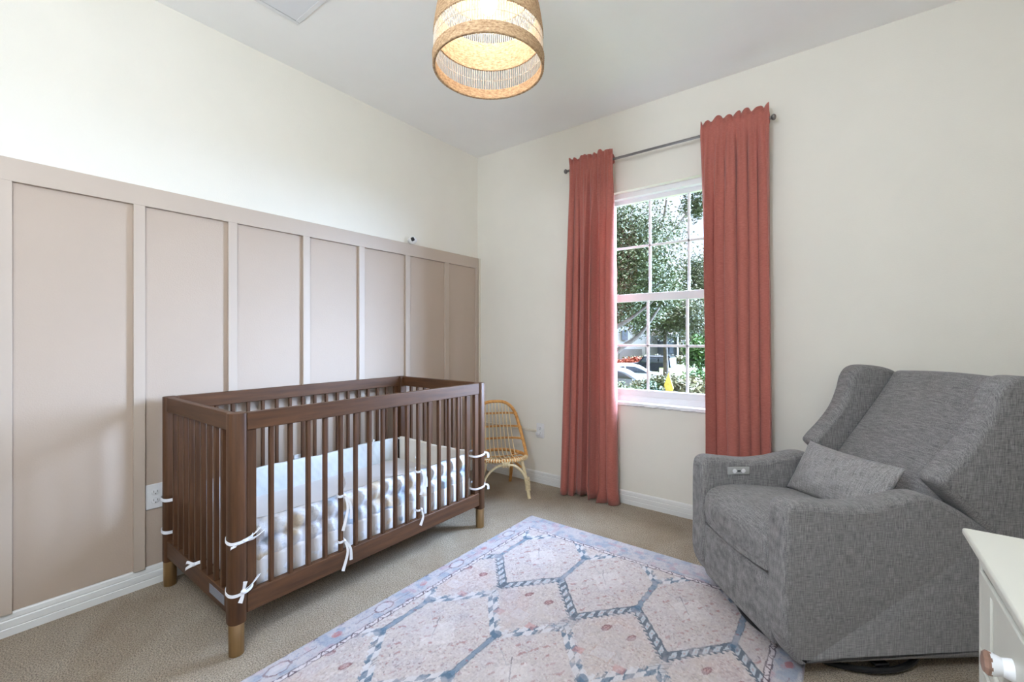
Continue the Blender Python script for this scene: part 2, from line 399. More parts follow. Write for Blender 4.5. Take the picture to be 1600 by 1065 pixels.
# window
win = empty('window_1', (0, 0, 0), kind='structure', label='white single-hung window with a grid of panes')
def frame_box(mb, x0, x1, z0, z1, t, y0, y1, tb=None, tt=None):
    tb = tb or t; tt = tt or t
    mb.box(x0, x0+t, y0, y1, z0, z1).box(x1-t, x1, y0, y1, z0, z1).box(x0+t, x1-t, y0, y1, z0, z0+tb).box(x0+t, x1-t, y0, y1, z1-tt, z1)
    return mb
frame_box(MB(), WX0, WX1, WZ0, WZ1, .03, .05, .15, .045, .035).build('window_frame', 'vinyl', win, bevel=.002)
def sash(name, z0, z1, y, zm, tb, tt):
    x0, x1 = WX0+.025, WX1-.025
    o = frame_box(MB(), x0, x1, z0, z1, .035, y-.018, y+.018, tb, tt).build(name, 'vinyl', win, bevel=.003)
    m = MB()
    for x in (1.507, 1.769): m.box(x-.008, x+.008, y-.007, y+.007, z0+tb, z1-tt)
    m.box(x0+.035, x1-.035, y-.007, y+.007, zm-.008, zm+.008)
    m.build('muntins', 'vinyl', o, bevel=.002)
    MB().box(x0+.03, x1-.03, y-.002, y+.002, z0+tb-.01, z1-tt+.01).build('window_pane', 'glass', o, smooth=0)
sash('sash_upper', 1.425, 2.150, .115, 1.800, .035, .035)
sash('sash_lower', .735, 1.462, .075, 1.098, .055, .055)
def sillf(u, v):
    return (WX0-.03+u*(WX1-WX0+.06), 0, 0)
m = MB(); n = 60
top = []; 
for k in range(n+1):
    x = WX0-.02+(WX1-WX0+.04)*k/n; j = .0025*math.sin(k*2.1)+.002*math.sin(k*.9+1)
    top += [(x, .0, .708), (x, -.022, .706), (x, -.024, .688+j), (x, .0, .682+j)]
m.add(top, [(k*4+i, k*4+(i+1) % 4, (k+1)*4+(i+1) % 4, (k+1)*4+i) for k in range(n) for i in range(4)]+[(3, 2, 1, 0), (n*4, n*4+1, n*4+2, n*4+3)])
m.box(WX0, WX1, -.0005, .15, .680, .707)
M['marble'] = simple('white_marble', srgb(236, 238, 242), .3, 0, .03, 12)
m.build('window_sill', 'marble', win, smooth=30)

# ceiling vent
vent = empty('ceiling_vent', (.56, -1.98, H), label='white louvred air vent in the ceiling above the crib', cat='vent')
f = MB(); f.box(-.18, -.158, -.18, .18, -.006, 0).box(.158, .18, -.18, .18, -.006, 0).box(-.158, .158, -.18, -.158, -.006, 0).box(-.158, .158, .158, .18, -.006, 0)
f.build('vent_frame', 'plate', vent, bevel=.002)
MB().box(-.158, .158, -.158, .158, -.0012, -.0002).build('vent_backing', 'grey_plastic', vent, smooth=0)
lv = MB()
for k in range(26):
    x = -.152+k*.01215
    lv.add([(x, -.158, -.005), (x+.008, -.158, -.0015), (x+.0088, -.158, -.0024), (x+.0008, -.158, -.0059), (x, .158, -.005), (x+.008, .158, -.0015), (x+.0088, .158, -.0024), (x+.0008, .158, -.0059)],
           [(0, 1, 2, 3), (7, 6, 5, 4), (0, 4, 5, 1), (1, 5, 6, 2), (2, 6, 7, 3), (3, 7, 4, 0)])
lv.build('louvres', 'plate', vent, smooth=0)

# outlets
def outlet(loc, rz, label, plug=False):
    o = empty('wall_outlet', loc, rz, label, 'outlet', 'white wall outlets')
    MB().box(-.036, .036, -.006, 0, -.058, .058).build('cover_plate', 'plate', o, bevel=.003)
    for z in (.02, -.02):
        c = MB().rprism([(.017*math.cos(a)*(1 if abs(math.cos(a)) < .8 else .95), z+.0145*math.sin(a)) for a in [2*PI*k/20 for k in range(20)]], -.009, -.0055, .001, 2, mp=lambda p, q, a: (p, a, q))
        r = c.build('receptacle', 'plate', o)
        MB().box(-.008, -.006, -.0096, -.0088, z-.001, z+.008).box(.006, .008, -.0096, -.0088, z-.001, z+.008).box(-.002, .002, -.0096, -.0088, z-.010, z-.006).build('slots', 'slot', r, smooth=0)
    if plug:
        MB().box(-.03, .008, -.03, -.0095, -.034, -.008).build('plug', 'plate', o, bevel=.006, bseg=3)
        MB().tube(cr([(-.028, -.02, -.02), (-.04, -.018, -.016), (-.036, -.010, .0)], 6), .003, 6).build('plug_cord', 'plate', o)
    return o
outlet((.004, -2.286, .411), PI/2, 'white double outlet on the taupe panel left of the crib')
outlet((.004, -1.60, .405), PI/2, 'white outlet on the taupe panel glimpsed through the crib slats above the bumper')
outlet((.666, 0, .415), 0, 'white outlet with a small plug on the cream wall right of the rattan chair')
lastout = [o for o in bpy.data.objects if o.name.startswith('wall_outlet') and o.parent is None][-1]
MB().box(-.030, .006, -.032, -.009, -.036, -.010).build('plug', 'plate', lastout, bevel=.006, bseg=3)
rc = MB().box(.036, .629, -.0145, -.0005, .401, .419)
tag(rc.build('cable_cover', 'cream_plastic', bevel=.003), 'cream plastic cable cover running along the wall behind the rattan chair to the outlet', 'cable cover', 'cream cable covers')
tag(MB().box(.0215, .0345, -.0145, -.0005, .401, 1.85).build('cable_cover', 'cream_plastic', bevel=.003), 'cream cable cover standing upright in the corner beside the taupe panelling', 'cable cover', 'cream cable covers')

# baby monitor camera on the cap board
mc = empty('baby_monitor_camera', (.03, -.766, 1.851), 0, 'small white camera with a black face on top of the taupe cap board', 'camera')
tmp = MB().ball((0, 0, 0), .036, 20, (.8, .95, .8)); b = tmp.build('camera_body', 'plate', mc); b.location = (.0, .0, .026); b.rotation_euler = (0, 0, math.radians(-40))
fc = MB().rprism([(.0125*math.copysign(abs(math.cos(a))**.5, math.cos(a)), .014*math.copysign(abs(math.sin(a))**.5, math.sin(a))) for a in [2*PI*k/24 for k in range(24)]], -.003, .003, .001, 2, mp=lambda p, q, a: (a, p, q))
o = fc.build('camera_face', 'black', mc); o.location = (.0230, -.0150, .029); o.rotation_euler = (math.radians(25), math.radians(12), math.radians(-32))
MB().lathe([(.016, 0), (.016, .003), (.008, .006)], 20).build('camera_base', 'plate', mc)

# ================================================================ pendant lamp
lamp = empty('pendant_lamp', (1.54, -1.675, 2.15), 0, 'dome shaped woven rattan pendant lamp hanging lit from the ceiling', 'lamp')
shade_pts = cr([(.2000, 0), (.2015, .05), (.199, .115), (.192, .17), (.180, .23), (.158, .29), (.125, .34), (.08, .375), (.035, .39)], 10)
def shade_r(z):
    z = max(z, 1e-5)
    for a, b in zip(shade_pts, shade_pts[1:]):
        if a.y <= z <= b.y: return a.x+(b.x-a.x)*(z-a.y)/(b.y-a.y)
    return shade_pts[-1].x
def band(name, z0, z1, mat, th=.005, rows=0):
    n = 180; nz = max(4, int((z1-z0)/.0035)); vs = []
    for side in (1, -1):
        for j in range(nz+1):
            z = z0+(z1-z0)*j/nz
            for k in range(n):
                bump = .0016*math.sin(k*PI+j*PI/1.0+.5) if True else 0
                r = shade_r(z)+side*(th/2+bump*.9); a = 2*PI*k/n
                vs.append((r*math.cos(a), r*math.sin(a), z))
    Nn = (nz+1)*n; fs = []
    for j in range(nz):
        for k in range(n):
            a, b, c, d = j*n+k, j*n+(k+1) % n, (j+1)*n+(k+1) % n, (j+1)*n+k
            fs += [(a, b, c, d), (a+Nn, d+Nn, c+Nn, b+Nn)]
    for k in range(n):
        k2 = (k+1) % n; fs += [(k, k+Nn, k2+Nn, k2), (nz*n+k, nz*n+k2, nz*n+k2+Nn, nz*n+k+Nn)]
    return MB().add(vs, fs).build(name, mat, lamp, smooth=180, recalc=True)
band('rim_band', -.004, .034, 'weave', .009)
band('woven_band', .112, .215, 'weave', .006)
band('woven_crown', .285, .388, 'weave', .006)
for z0, z1 in ((.03, .115), (.21, .288)):
    st = MB(); n = 132
    for k in range(n):
        a = 2*PI*k/n; st.tube([(shade_r(z)*math.cos(a), shade_r(z)*math.sin(a), z) for z in (z0, (z0+z1)/2, z1)], .00125, 5)
    zm = (z0+z1)/2; st.tube([(shade_r(zm)*math.cos(a), shade_r(zm)*math.sin(a), zm) for a in [2*PI*k/96 for k in range(96)]], .0012, 5, closed=True)
    st.build('cane_slats', 'sticks', lamp)
MB().lathe([(.0, .205), (.018, .210), (.029, .228), (.031, .245), (.026, .265), (.016, .285), (.013, .300)], 24).build('light_bulb', 'bulb', lamp, smooth=60)
MB().lathe([(.016, .298), (.019, .302), (.019, .345), (.012, .36), (.004, .365)], 20).build('bulb_socket', 'plate', lamp)
MB().tube([(0, 0, .36), (0, 0, H-2.15-.02)], .003, 8).build('lamp_cord', 'plate', lamp)
MB().lathe([(.055, H-2.15-.0005), (.055, H-2.15-.012), (.03, H-2.15-.025), (.005, H-2.15-.028)], 28).build('ceiling_rose', 'plate', lamp)

# added fill globe above and behind the camera, put in to brighten the room
fl = empty('added_fill_globe', (2.02, -3.24, H), 0, 'added unseen opal globe fill light on a short stem behind the camera', 'fill light')
MB().lathe([(.065, 0), (.065, -.012), (.02, -.022), (.009, -.03), (.009, -.52), (.05, -.53), (.052, -.55)], 32).build('fill_stem', 'plate', fl)
MB().ball((0, 0, -.73), .20, 36).build('fill_globe', emis('glowing_fill_globe', (.86, .97, 1.12, 1), FILL_E), fl, smooth=180)

# ================================================================ crib
CX0, CX1, CY0, CY1, CZ = .045, .845, -2.275, -.872, .880   # outer footprint
crib = empty('crib', (0, 0, 0), 0, 'dark walnut baby crib with brass capped feet along the panelled wall', 'crib')
PR = .0285
def dpost(cx, cy, sx, sy, z0, z1, inset=0):
    """corner post, quarter-round on its outer corner"""
    r = PR-inset; pts = []
    for q in range(4):
        qx = (1, -1, -1, 1)[q]; qy = (1, 1, -1, -1)[q]; rad = r*.95 if (qx == sx or qy == sy) else .004
        rad = r*.98 if (qx == sx and qy == sy) else (r*.55 if (qx == sx or qy == sy) else .004)
        for k in range(7):
            a = q*PI/2+PI/2*k/6; pts.append((cx+qx*(r-rad)+rad*math.cos(a), cy+qy*(r-rad)+rad*math.sin(a)))
    return MB().rprism(pts, z0, z1, .003, 2, mp=lambda p, q, a: (p, q, a))
for x, sx in ((CX0+PR, -1), (CX1-PR, 1)):
    for y, sy in ((CY0+PR, -1), (CY1-PR, 1)):
        p = dpost(x, y, sx, sy, .116, CZ).build('post', 'wood_z', crib)
        ft = MB().lathe([(.0235, 0), (.0255, .002), (.0262, .114), (.0255, .118)], 28, (x, y, 0)).build('brass_foot', 'brass', crib)
xi0, xi1, yi0, yi1 = CX0+2*PR, CX1-2*PR, CY0+2*PR, CY1-2*PR
for x in (CX0+PR, CX1-PR):
    s_ = 1 if x > .4 else -1; xx = x+s_*.006
    MB().box(xx-.014, xx+.014, yi0, yi1, CZ-.066, CZ-.001).build('top_rail', 'wood_y', crib, bevel=.003)
    MB().box(xx-.014, xx+.014, yi0, yi1, .142, .217).build('bottom_rail', 'wood_y', crib, bevel=.003)
    for y0, y1 in ((yi0, yi0+.034), (yi1-.034, yi1)):
        MB().box(xx-.012, xx+.010, y0, y1, .217, CZ-.066).build('stile', 'wood_z', crib, bevel=.002)
    for k in range(16):
        y = -2.127+.0735*k
        MB().box(xx-.010, xx+.008, y-.0085, y+.0085, .215, CZ-.064).build('slat', 'wood_z', crib, bevel=.003)
for y in (CY0+PR, CY1-PR):
    s_ = 1 if y > -1.5 else -1; yy = y+s_*.006
    MB().box(xi0, xi1, yy-.014, yy+.014, CZ-.066, CZ-.001).build('top_rail', 'wood_x', crib, bevel=.003)
    MB().box(xi0, xi1, yy-.014, yy+.014, .142, .217).build('bottom_rail', 'wood_x', crib, bevel=.003)
    for k in range(9):
        x = .173+.068*k
        MB().box(x-.0085, x+.0085, yy-.010, yy+.008, .215, CZ-.064).build('slat', 'wood_z', crib, bevel=.003)
tag(MB().box(.62, .762, CY0+PR-.0212, CY0+PR-.0200, .166, .200).build('label_sticker', simple('silver_label', srgb(120, 124, 134), .45, 0, .12, 120, sc3=(1, 1, 3)), crib, smooth=0), 'silver grey sticker')
ms = MB()
for k in range(9): ms.box(xi0-.02, xi1+.02, CY0+.08+k*.15, CY0+.12+k*.15, .182, .192)
ms.build('mattress_support', 'wood_x', crib)

mt = MB().rprism([(.085+.715*a, -2.20+1.25*b) for a, b in
                  [(0, .03), (.004, .01), (.03, .0), (.97, 0), (.996, .01), (1, .03), (1, .97), (.996, .99), (.97, 1), (.03, 1), (.004, .99), (0, .97)]], .193, .318, .02, 4, mp=lambda p, q, a: (p, q, a))
tag(mt.build('crib_mattress', 'sheet', smooth=50), 'crib mattress in a white fitted sheet inside the walnut crib', 'mattress')

# bumper pads: four puffy panels
bump = empty('crib_bumper', (0, 0, 0), 0, 'white quilted crib bumper with soft blue and beige pattern tied inside the crib', 'bumper')
def puff(x0, y0, x1, y1, z0, z1, out_n, name, mat, seed, amp=.016, rows=3, th=.012, cells=14, skew=0):
    a, b = Vector((x0, y0, 0)), Vector((x1, y1, 0)); n = Vector(out_n); ph = seed*1.7
    Ln = (b-a).length; nu = int(Ln/.011); nv = 26
    def fn(u, v):
        z = z0+(z1-z0)*v; p = a+(b-a)*u
        rr = abs(math.sin(PI*rows*(v+.020*math.sin(u*19+ph)+.010*math.sin(u*47)+skew*u)))**.6
        cc = .68+.32*abs(math.sin(PI*cells*u+ph+1.2*math.sin(v*5+u*9)+(PI/2 if int(v*rows) % 2 else 0)))**.6
        edge = min(1, min(u, 1-u)*Ln/.02)*min(1, min(v, 1-v)*(z1-z0)/.012)
        wr = .003*math.sin(u*140+v*9+ph)*math.sin(v*17+u*31)
        top = .004*math.sin(u*Ln*11+ph)+.002*math.sin(u*Ln*31+ph)
        return (p+n*(amp*rr*cc*edge+wr*edge)+Vector((0, 0, z+top*v)), n)
    return MB().slab(fn, nu, nv, th).build(name, mat, bump, smooth=180)
zb0, zb1 = .200, .452
puff(.778, -2.185, .778, -.965, zb0, zb1, (1, 0, 0), 'front_pad', 'bumper', 1, .017, 3)
puff(.108, -2.185, .108, -.965, zb0, zb1+.01, (1, 0, 0), 'back_pad', 'bumper_in', 2, .010, 1, .016, 9)
puff(.13, -2.196, .755, -2.196, zb0, zb1, (0, -1, 0), 'left_end_pad', 'bumper', 3, .012, 3)
puff(.13, -.955, .755, -.955, zb0, zb1+.012, (0, -1, 0), 'right_end_pad', simple('cream_bumper_lining', srgb(232, 226, 216), .9, 0, .02, 14), 4, .008, 1, .016, 7)
def ring_tie(cx, cy, z, r, w=.012, sag=.006, rx=None, ry=None):
    rx = rx or r; ry = ry or r
    pts = []; sd = []
    for k in range(33):
        a = 2*PI*k/32; pts.append((cx+rx*math.copysign(abs(math.cos(a))**.8, math.cos(a)), cy+ry*math.copysign(abs(math.sin(a))**.8, math.sin(a)), z-sag*math.sin(a+2.3)))
        sd.append((0, 0, 1))
    return pts, sd
def tie(cx, cy, z, rx, ry, name='tie', tails=(), w=.011, knot=None, knot_r=.008, sag=.006):
    mb = MB(); p, s_ = ring_tie(cx, cy, z, 0, w, sag, rx, ry); mb.ribbon(p, s_, w)
    if knot: mb.ball(knot, knot_r, 10, (1, 1, .9))
    for t in tails:
        q = cr(t, 6); m_ = len(q); mb.ribbon(q, Vector((.25, .6, .5)), [w*(.7+.7*i/m_) for i in range(m_)])
    return mb.build(name, 'white_cotton', bump, smooth=60)
nx, ny = CX1-PR, CY0+PR
K1 = Vector((nx+.026, ny+.014, .415))
tie(nx-.006, ny+.012, .422, .037, .043, knot=K1, tails=[[K1, K1+Vector((.005, .030, .012)), K1+Vector((-.004, .058, .030))], [K1, K1+Vector((.006, .034, .000)), K1+Vector((.0, .068, .012))], [K1, K1+Vector((.004, -.026, -.006)), K1+Vector((-.006, -.040, -.016))]], sag=.010)
K2 = Vector((nx+.028, ny+.012, .232))
tie(nx-.006, ny+.012, .236, .037, .043, knot=K2, knot_r=.010, tails=[[K2, K2+Vector((.003, .004, .024)), K2+Vector((.003, .006, .034))], [K2, K2+Vector((.003, -.004, -.016)), K2+Vector((.004, -.012, -.036))], [K2, K2+Vector((.002, .032, .018)), K2+Vector((-.012, .06, .034))]], sag=.012)
for z, tl in ((.410, 0), (.262, 0)):
    tie(CX0+PR+.004, CY0+PR+.004, z, .038, .037, sag=.004, w=.014)
# back corner upper ties
tie(CX0+PR+.004, CY1-PR-.004, .452, .037, .039, tails=[[(.115, -.94, .455), (.14, -.94, .44), (.155, -.945, .40)]])
for z in (.452, .258):
    kk = Vector((CX1-.004, CY1-PR+.012, z+.004))
    tie(CX1-PR-.012, CY1-PR-.02, z, .045, .056, knot=kk, knot_r=.007, sag=.008, tails=[[kk, kk+Vector((.012, .02, -.008)), kk+Vector((.014, .022, -.034))]])
# ties round the front slats, with hanging tails
fx = CX1-PR+.006
def slat_tie(y, z, drop, seed):
    k = Vector((fx+.014, y+.010, z)); dy = .014*(1 if seed % 2 else 1)
    tie(fx-.001, y, z, .014, .0135, knot=k, knot_r=.007, sag=.003, w=.010,
        tails=[[k, k+Vector((.008, .006+dy*.3, -drop*.4)), k+Vector((.010, -.014, -drop))],
               [k, k+Vector((.010, .022, -drop*.3)), k+Vector((.006, .028, -drop*.75))]] if drop > .09 else [[k, k+Vector((.008, .004, -drop*.5)), k+Vector((.012, -.018, -drop))]])
slat_tie(-1.833, .462, .15, 1); slat_tie(-1.833, .262, .125, 2); slat_tie(-1.392, .462, .12, 3); slat_tie(-1.392, .262, .075, 4)
# standing tie ends on the pads and the end rail
mb = MB(); mb.ribbon(cr([(.80, -1.815, .47), (.80, -1.80, .50), (.795, -1.812, .545)], 6), Vector((0, 1, 0)), .008); mb.build('tie', 'white_cotton', bump); mb = MB()
mb.ribbon(cr([(.80, -1.39, .47), (.80, -1.38, .50), (.795, -1.385, .53)], 6), Vector((0, 1, 0)), .008); mb.build('tie', 'white_cotton', bump)
for y, h_ in ((-1.98, .012), (-1.42, .05), (-1.18, .012)):
    MB().ribbon(cr([(.12, y, .445), (.122, y+.012, .47), (.118, y+.02, .47+h_)], 6), Vector((0, 1, .3)), .010).build('tie', 'white_cotton', bump)
kk = Vector((.455, CY0+PR-.022, .222))
MB().ribbon(cr([kk+Vector((.02, .02, .01)), kk, kk+Vector((-.02, -.012, -.012)), kk+Vector((-.05, -.014, -.030))], 6), Vector((0, .3, 1)), .012).ball(kk, .008, 10).ribbon(cr([kk, kk+Vector((-.03, -.012, .004)), kk+Vector((-.055, -.01, -.008))], 6), Vector((0, .3, 1)), .010).build('tie', 'white_cotton', bump)

# ================================================================ rattan child's chair
rc_ang = math.atan2(.638, .772)
# local x = forward, local y = right of the picture
kc = empty('child_chair', (.547, -.365, 0), math.atan2(-.638, .772), 'small honey coloured rattan child chair in the corner beyond the crib', 'chair')
KY = 1
def seat_edge(a, z=.275): return Vector((.03+.165*math.cos(a), .185*math.sin(a), z+.012*math.cos(a)**2))
# seat ring
MB().tube([seat_edge(2*PI*k/40) for k in range(40)], .0115, 10, closed=True).build('seat_ring', 'rattan', kc)
bw = MB()
for k in range(26):
    a = -1.25+2.5*k/25; c = seat_edge(a); t = (seat_edge(a+.02)-c).normalized()
    up = Vector((0, 0, 1)); s_ = t.cross(up)
    bw.tube([c+(up*math.cos(b)+s_*math.sin(b))*.0135 for b in [2*PI*j/10 for j in range(10)]], .0035, 5, closed=True)
bw.build('seat_binding', 'binding', kc)
# back hoop
hoop = cr([(.06, -.188, .272), (-.03, -.196, .33), (-.10, -.180, .44), (-.165, -.150, .57), (-.195, -.09, .635), (-.203, 0, .650), (-.195, .09, .635), (-.165, .150, .57), (-.10, .180, .44), (-.03, .196, .33), (.06, .188, .272)], 8)
MB().tube(hoop, .0125, 10).build('back_hoop', 'rattan', kc)
def hoopy(z):
    best = None
    for p in hoop[:len(hoop)//2+1]:
        if best is None or abs(p.z-z) < abs(best.z-z): best = p
    return best
sp = MB()
for k in range(9):
    y = -.128+.032*k; yt = y*.80
    zt = .645-.9*max(0, abs(yt)-.06)**1.3*1.8
    pts = cr([(.185-.25*y*y*12*.3, y, .284), (.10, y, .272), (.02, y, .262), (-.05, y*.98, .275), (-.105, y*.95, .34), (-.14, y*.9, .44), (-.175, y*.85, .55), (-.20, yt, zt)], 5)
    sp.tube(pts, .0042, 6)
sp.build('seat_spokes', 'binding', kc)
cb = MB()
for z in (.375, .46, .555):
    h_ = hoopy(z); yy = abs(h_.y); xc = -.06-(z-.30)*.44-.028
    for dz in (0, .008):
        cb.tube(cr([(h_.x, -yy, z+dz), (xc-.005, -yy*.5, z+dz-.003), (xc-.012, 0, z+dz-.004), (xc-.005, yy*.5, z+dz-.003), (h_.x, yy, z+dz)], 5), .0045, 6)
for x in (-.03, .04, .11):
    yy = .185*math.sqrt(max(0, 1-((x-.03)/.165)**2)); cb.tube([(x, -yy, .272), (x, 0, .258), (x, yy, .272)], .004, 6)
cb.build('cross_bands', 'rattan', kc)
for sy in (-1, 1):
    for z in (.375, .46, .555):
        h_ = hoopy(z); MB().ball((h_.x, sy*abs(h_.y), z), .0165, 10, (1, 1, .8)).build('hoop_binding', 'rattan', kc)
for sy in (-1, 1):
    MB().tube(cr([(.13, sy*.13, .268), (.135, sy*.15, .19), (.15, sy*.165, .10), (.175, sy*.178, 0)], 6), .0125, 10).build('leg', 'binding', kc)
    MB().tube(cr([(-.10, sy*.12, .268), (-.16, sy*.125, .14), (-.235, sy*.13, 0)], 6), .0125, 10).build('leg', 'rattan', kc)
ar = MB()
ar.tube(cr([(.165, -.170, .05), (.172, -.140, .17), (.188, -.07, .245), (.192, 0, .256), (.188, .07, .245), (.172, .140, .17), (.165, .170, .05)], 8), .0085, 8)
ar.tube(cr([(-.21, -.128, .06), (-.15, -.09, .20), (-.12, 0, .235), (-.15, .09, .20), (-.21, .128, .06)], 8), .0085, 8)
ar.build('leg_arch', 'binding', kc)
for sy in (-1, 1):
    lb = MB()
    for j in range(9):
        q = .06+.011*j; p0 = Vector((.163, sy*(.171-(q-.06)*.10), q)); lb.tube([p0+Vector((math.cos(b), math.sin(b), 0))*.0165 for b in [2*PI*i/10 for i in range(10)]], .004, 5, closed=True)
    lb.build('leg_binding', 'binding', kc)
lb = MB()
for j in range(5):
    y = -.022+.011*j; lb.tube([(.196+.010*math.cos(b), y, .266+.022*math.sin(b)) for b in [2*PI*i/12 for i in range(12)]], .0045, 5, closed=True)
lb.build('apron_binding', 'binding', kc)
for sy in (-1, 1): MB().tube([(.12, sy*.13, .215), (-.13, sy*.12, .205)], .008, 8).build('side_stretcher', 'rattan', kc)

# ================================================================ curtains and rod
YR = -.085; ZR = 2.385
rod = empty('curtain_rod', (0, 0, 0), 0, 'slim grey metal curtain rod above the window', 'curtain rod')
MB().tube([(.96, YR, ZR), (2.262, YR, ZR)], .0085, 12).build('rod', 'steel', rod)
for x, s_ in ((.945, -1), (2.277, 1)):
    MB().ball((x, YR, ZR), .017, 16, (.8, 1, 1)).build('finial', 'steel', rod)
for x in (.985, 2.235):
    MB().box(x-.005, x+.005, YR-.004, -.004, ZR-.016, ZR-.010).box(x-.010, x+.010, -.005, 0, ZR-.04, ZR+.02).build('bracket', 'steel', rod, bevel=.001)
def curtain(name, xt0, xt1, xb0, xb1, zb, label, seed, npl, pool=0):
    r = random.Random(seed); ph = [r.uniform(0, 6.28) for _ in range(8)]; wv = [r.uniform(.75, 1.35) for _ in range(npl)]
    cum = np.concatenate([[0], np.cumsum(wv)]); cum = cum/cum[-1]
    nu = npl*22+1; zs = list(np.linspace(zb, ZR-.03, 46))+[ZR-.022, ZR-.014, ZR-.007, ZR, ZR+.007, ZR+.014, ZR+.022, ZR+.03, ZR+.038, ZR+.046, ZR+.054, ZR+.062, ZR+.070]
    nv = len(zs); vs = []
    for z in zs:
        t = (z-zb)/(ZR-zb); t1 = min(1, max(0, t))
        x0 = xb0+(xt0-xb0)*t1**.8; x1 = xb1+(xt1-xb1)*t1**.8
        for i in range(nu):
            u = i/(nu-1); k = max(0, min(npl-1, int(np.searchsorted(cum, u, side='right')-1))); loc = (u-cum[k])/(cum[k+1]-cum[k])
            wave = math.cos(2*PI*loc)+.22*math.sin(4*PI*loc+ph[7]+k)+.12*math.cos(6*PI*loc+k*1.9)   # one pleat
            depth = (.046+.016*math.sin(ph[0]+k*2.3))*(.78+.22*math.sin(ph[1]+k*1.3+2.2*t))
            # small gathers near the header merge into big folds below
            small = math.cos(2*PI*(npl*2.1*u)+ph[2]+.4*math.sin(9*u))
            blend = min(1, max(0, (ZR-.02-z)/.75)); blend = blend**.8
            ridge = abs(math.sin(PI*loc))**.6*(1+.16*math.sin(2*PI*loc+ph[7]+k*1.9))
            y = YR-.012+.034*blend-(depth+.030)*ridge*blend-.014*(small*.5+.5)*(1-blend)
            lat = .015*math.sin(2*PI*loc*1+ph[3]+k*.8)*blend
            swing = .010*math.sin(3.2*t+ph[4]+k*.9)*(1-t1)
            x = x0+(x1-x0)*u+lat+swing
            if abs(z-ZR) < .035:                         # rod pocket, then ruffle
                y = YR-(.0125+.004*(small*.5+.5))
            if z > ZR+.028:
                q = (z-ZR-.028)/.042
                y = YR-.012-.004*(small*.5+.5)-.017*q*math.sin(2*PI*npl*1.15*u+ph[5]+1.2*math.sin(11*u))-.006*q
                x += .007*q*math.sin(2*PI*npl*1.15*u+ph[6]+1.2*math.sin(11*u))
                z2 = z+.010*q*(abs(math.sin(PI*npl*1.15*u+ph[7]))-.5)+.006*q*math.sin(17*u+ph[0])
            else: z2 = z
            if pool and z < zb+.10:
                q = 1-(z-zb)/.10; y -= .014*q*math.sin(ph[5]+k*1.9); x += .01*q*math.sin(ph[6]+k*2.7)
                z2 = z+.012*q*math.sin(k*1.7+ph[1]) if zb > .01 else z
            vs.append((x, y, max(z2, .004)))
    fs = [(j*nu+i, j*nu+i+1, (j+1)*nu+i+1, (j+1)*nu+i) for j in range(nv-1) for i in range(nu-1)]
    # back sheet of the header pocket so that the fabric wraps the rod
    base = len(vs); zz = [ZR-.035, ZR-.02, ZR-.008, ZR+.008, ZR+.02, ZR+.032]
    for z in zz:
        for i in range(nu):
            u = i/(nu-1); small = math.cos(2*PI*(npl*2.1*u)+ph[2]+.4*math.sin(9*u))
            vs.append((xt0+(xt1-xt0)*u, YR+.0115+.003*(small*.5+.5)-(.0225 if z in (zz[0], zz[-1]) else 0), z))
    fs += [(base+j*nu+i, base+j*nu+i+1, base+(j+1)*nu+i+1, base+(j+1)*nu+i) for j in range(len(zz)-1) for i in range(nu-1)]
    o = MB().add(vs, fs).build(name, 'curtain', smooth=180, recalc=False)
    sd = o.modifiers.new('thick', 'SOLIDIFY'); sd.thickness = .0022; sd.offset = 0
    return tag(o, label, 'curtain', 'dusty rose window curtains')
curtain('curtain', .985, 1.325, .930, 1.328, .012, 'floor length dusty rose curtain left of the window', 3, 6, 1)
curtain('curtain', 1.893, 2.258, 1.905, 2.300, .012, 'floor length dusty rose curtain right of the window behind the armchair', 12, 6, 1)

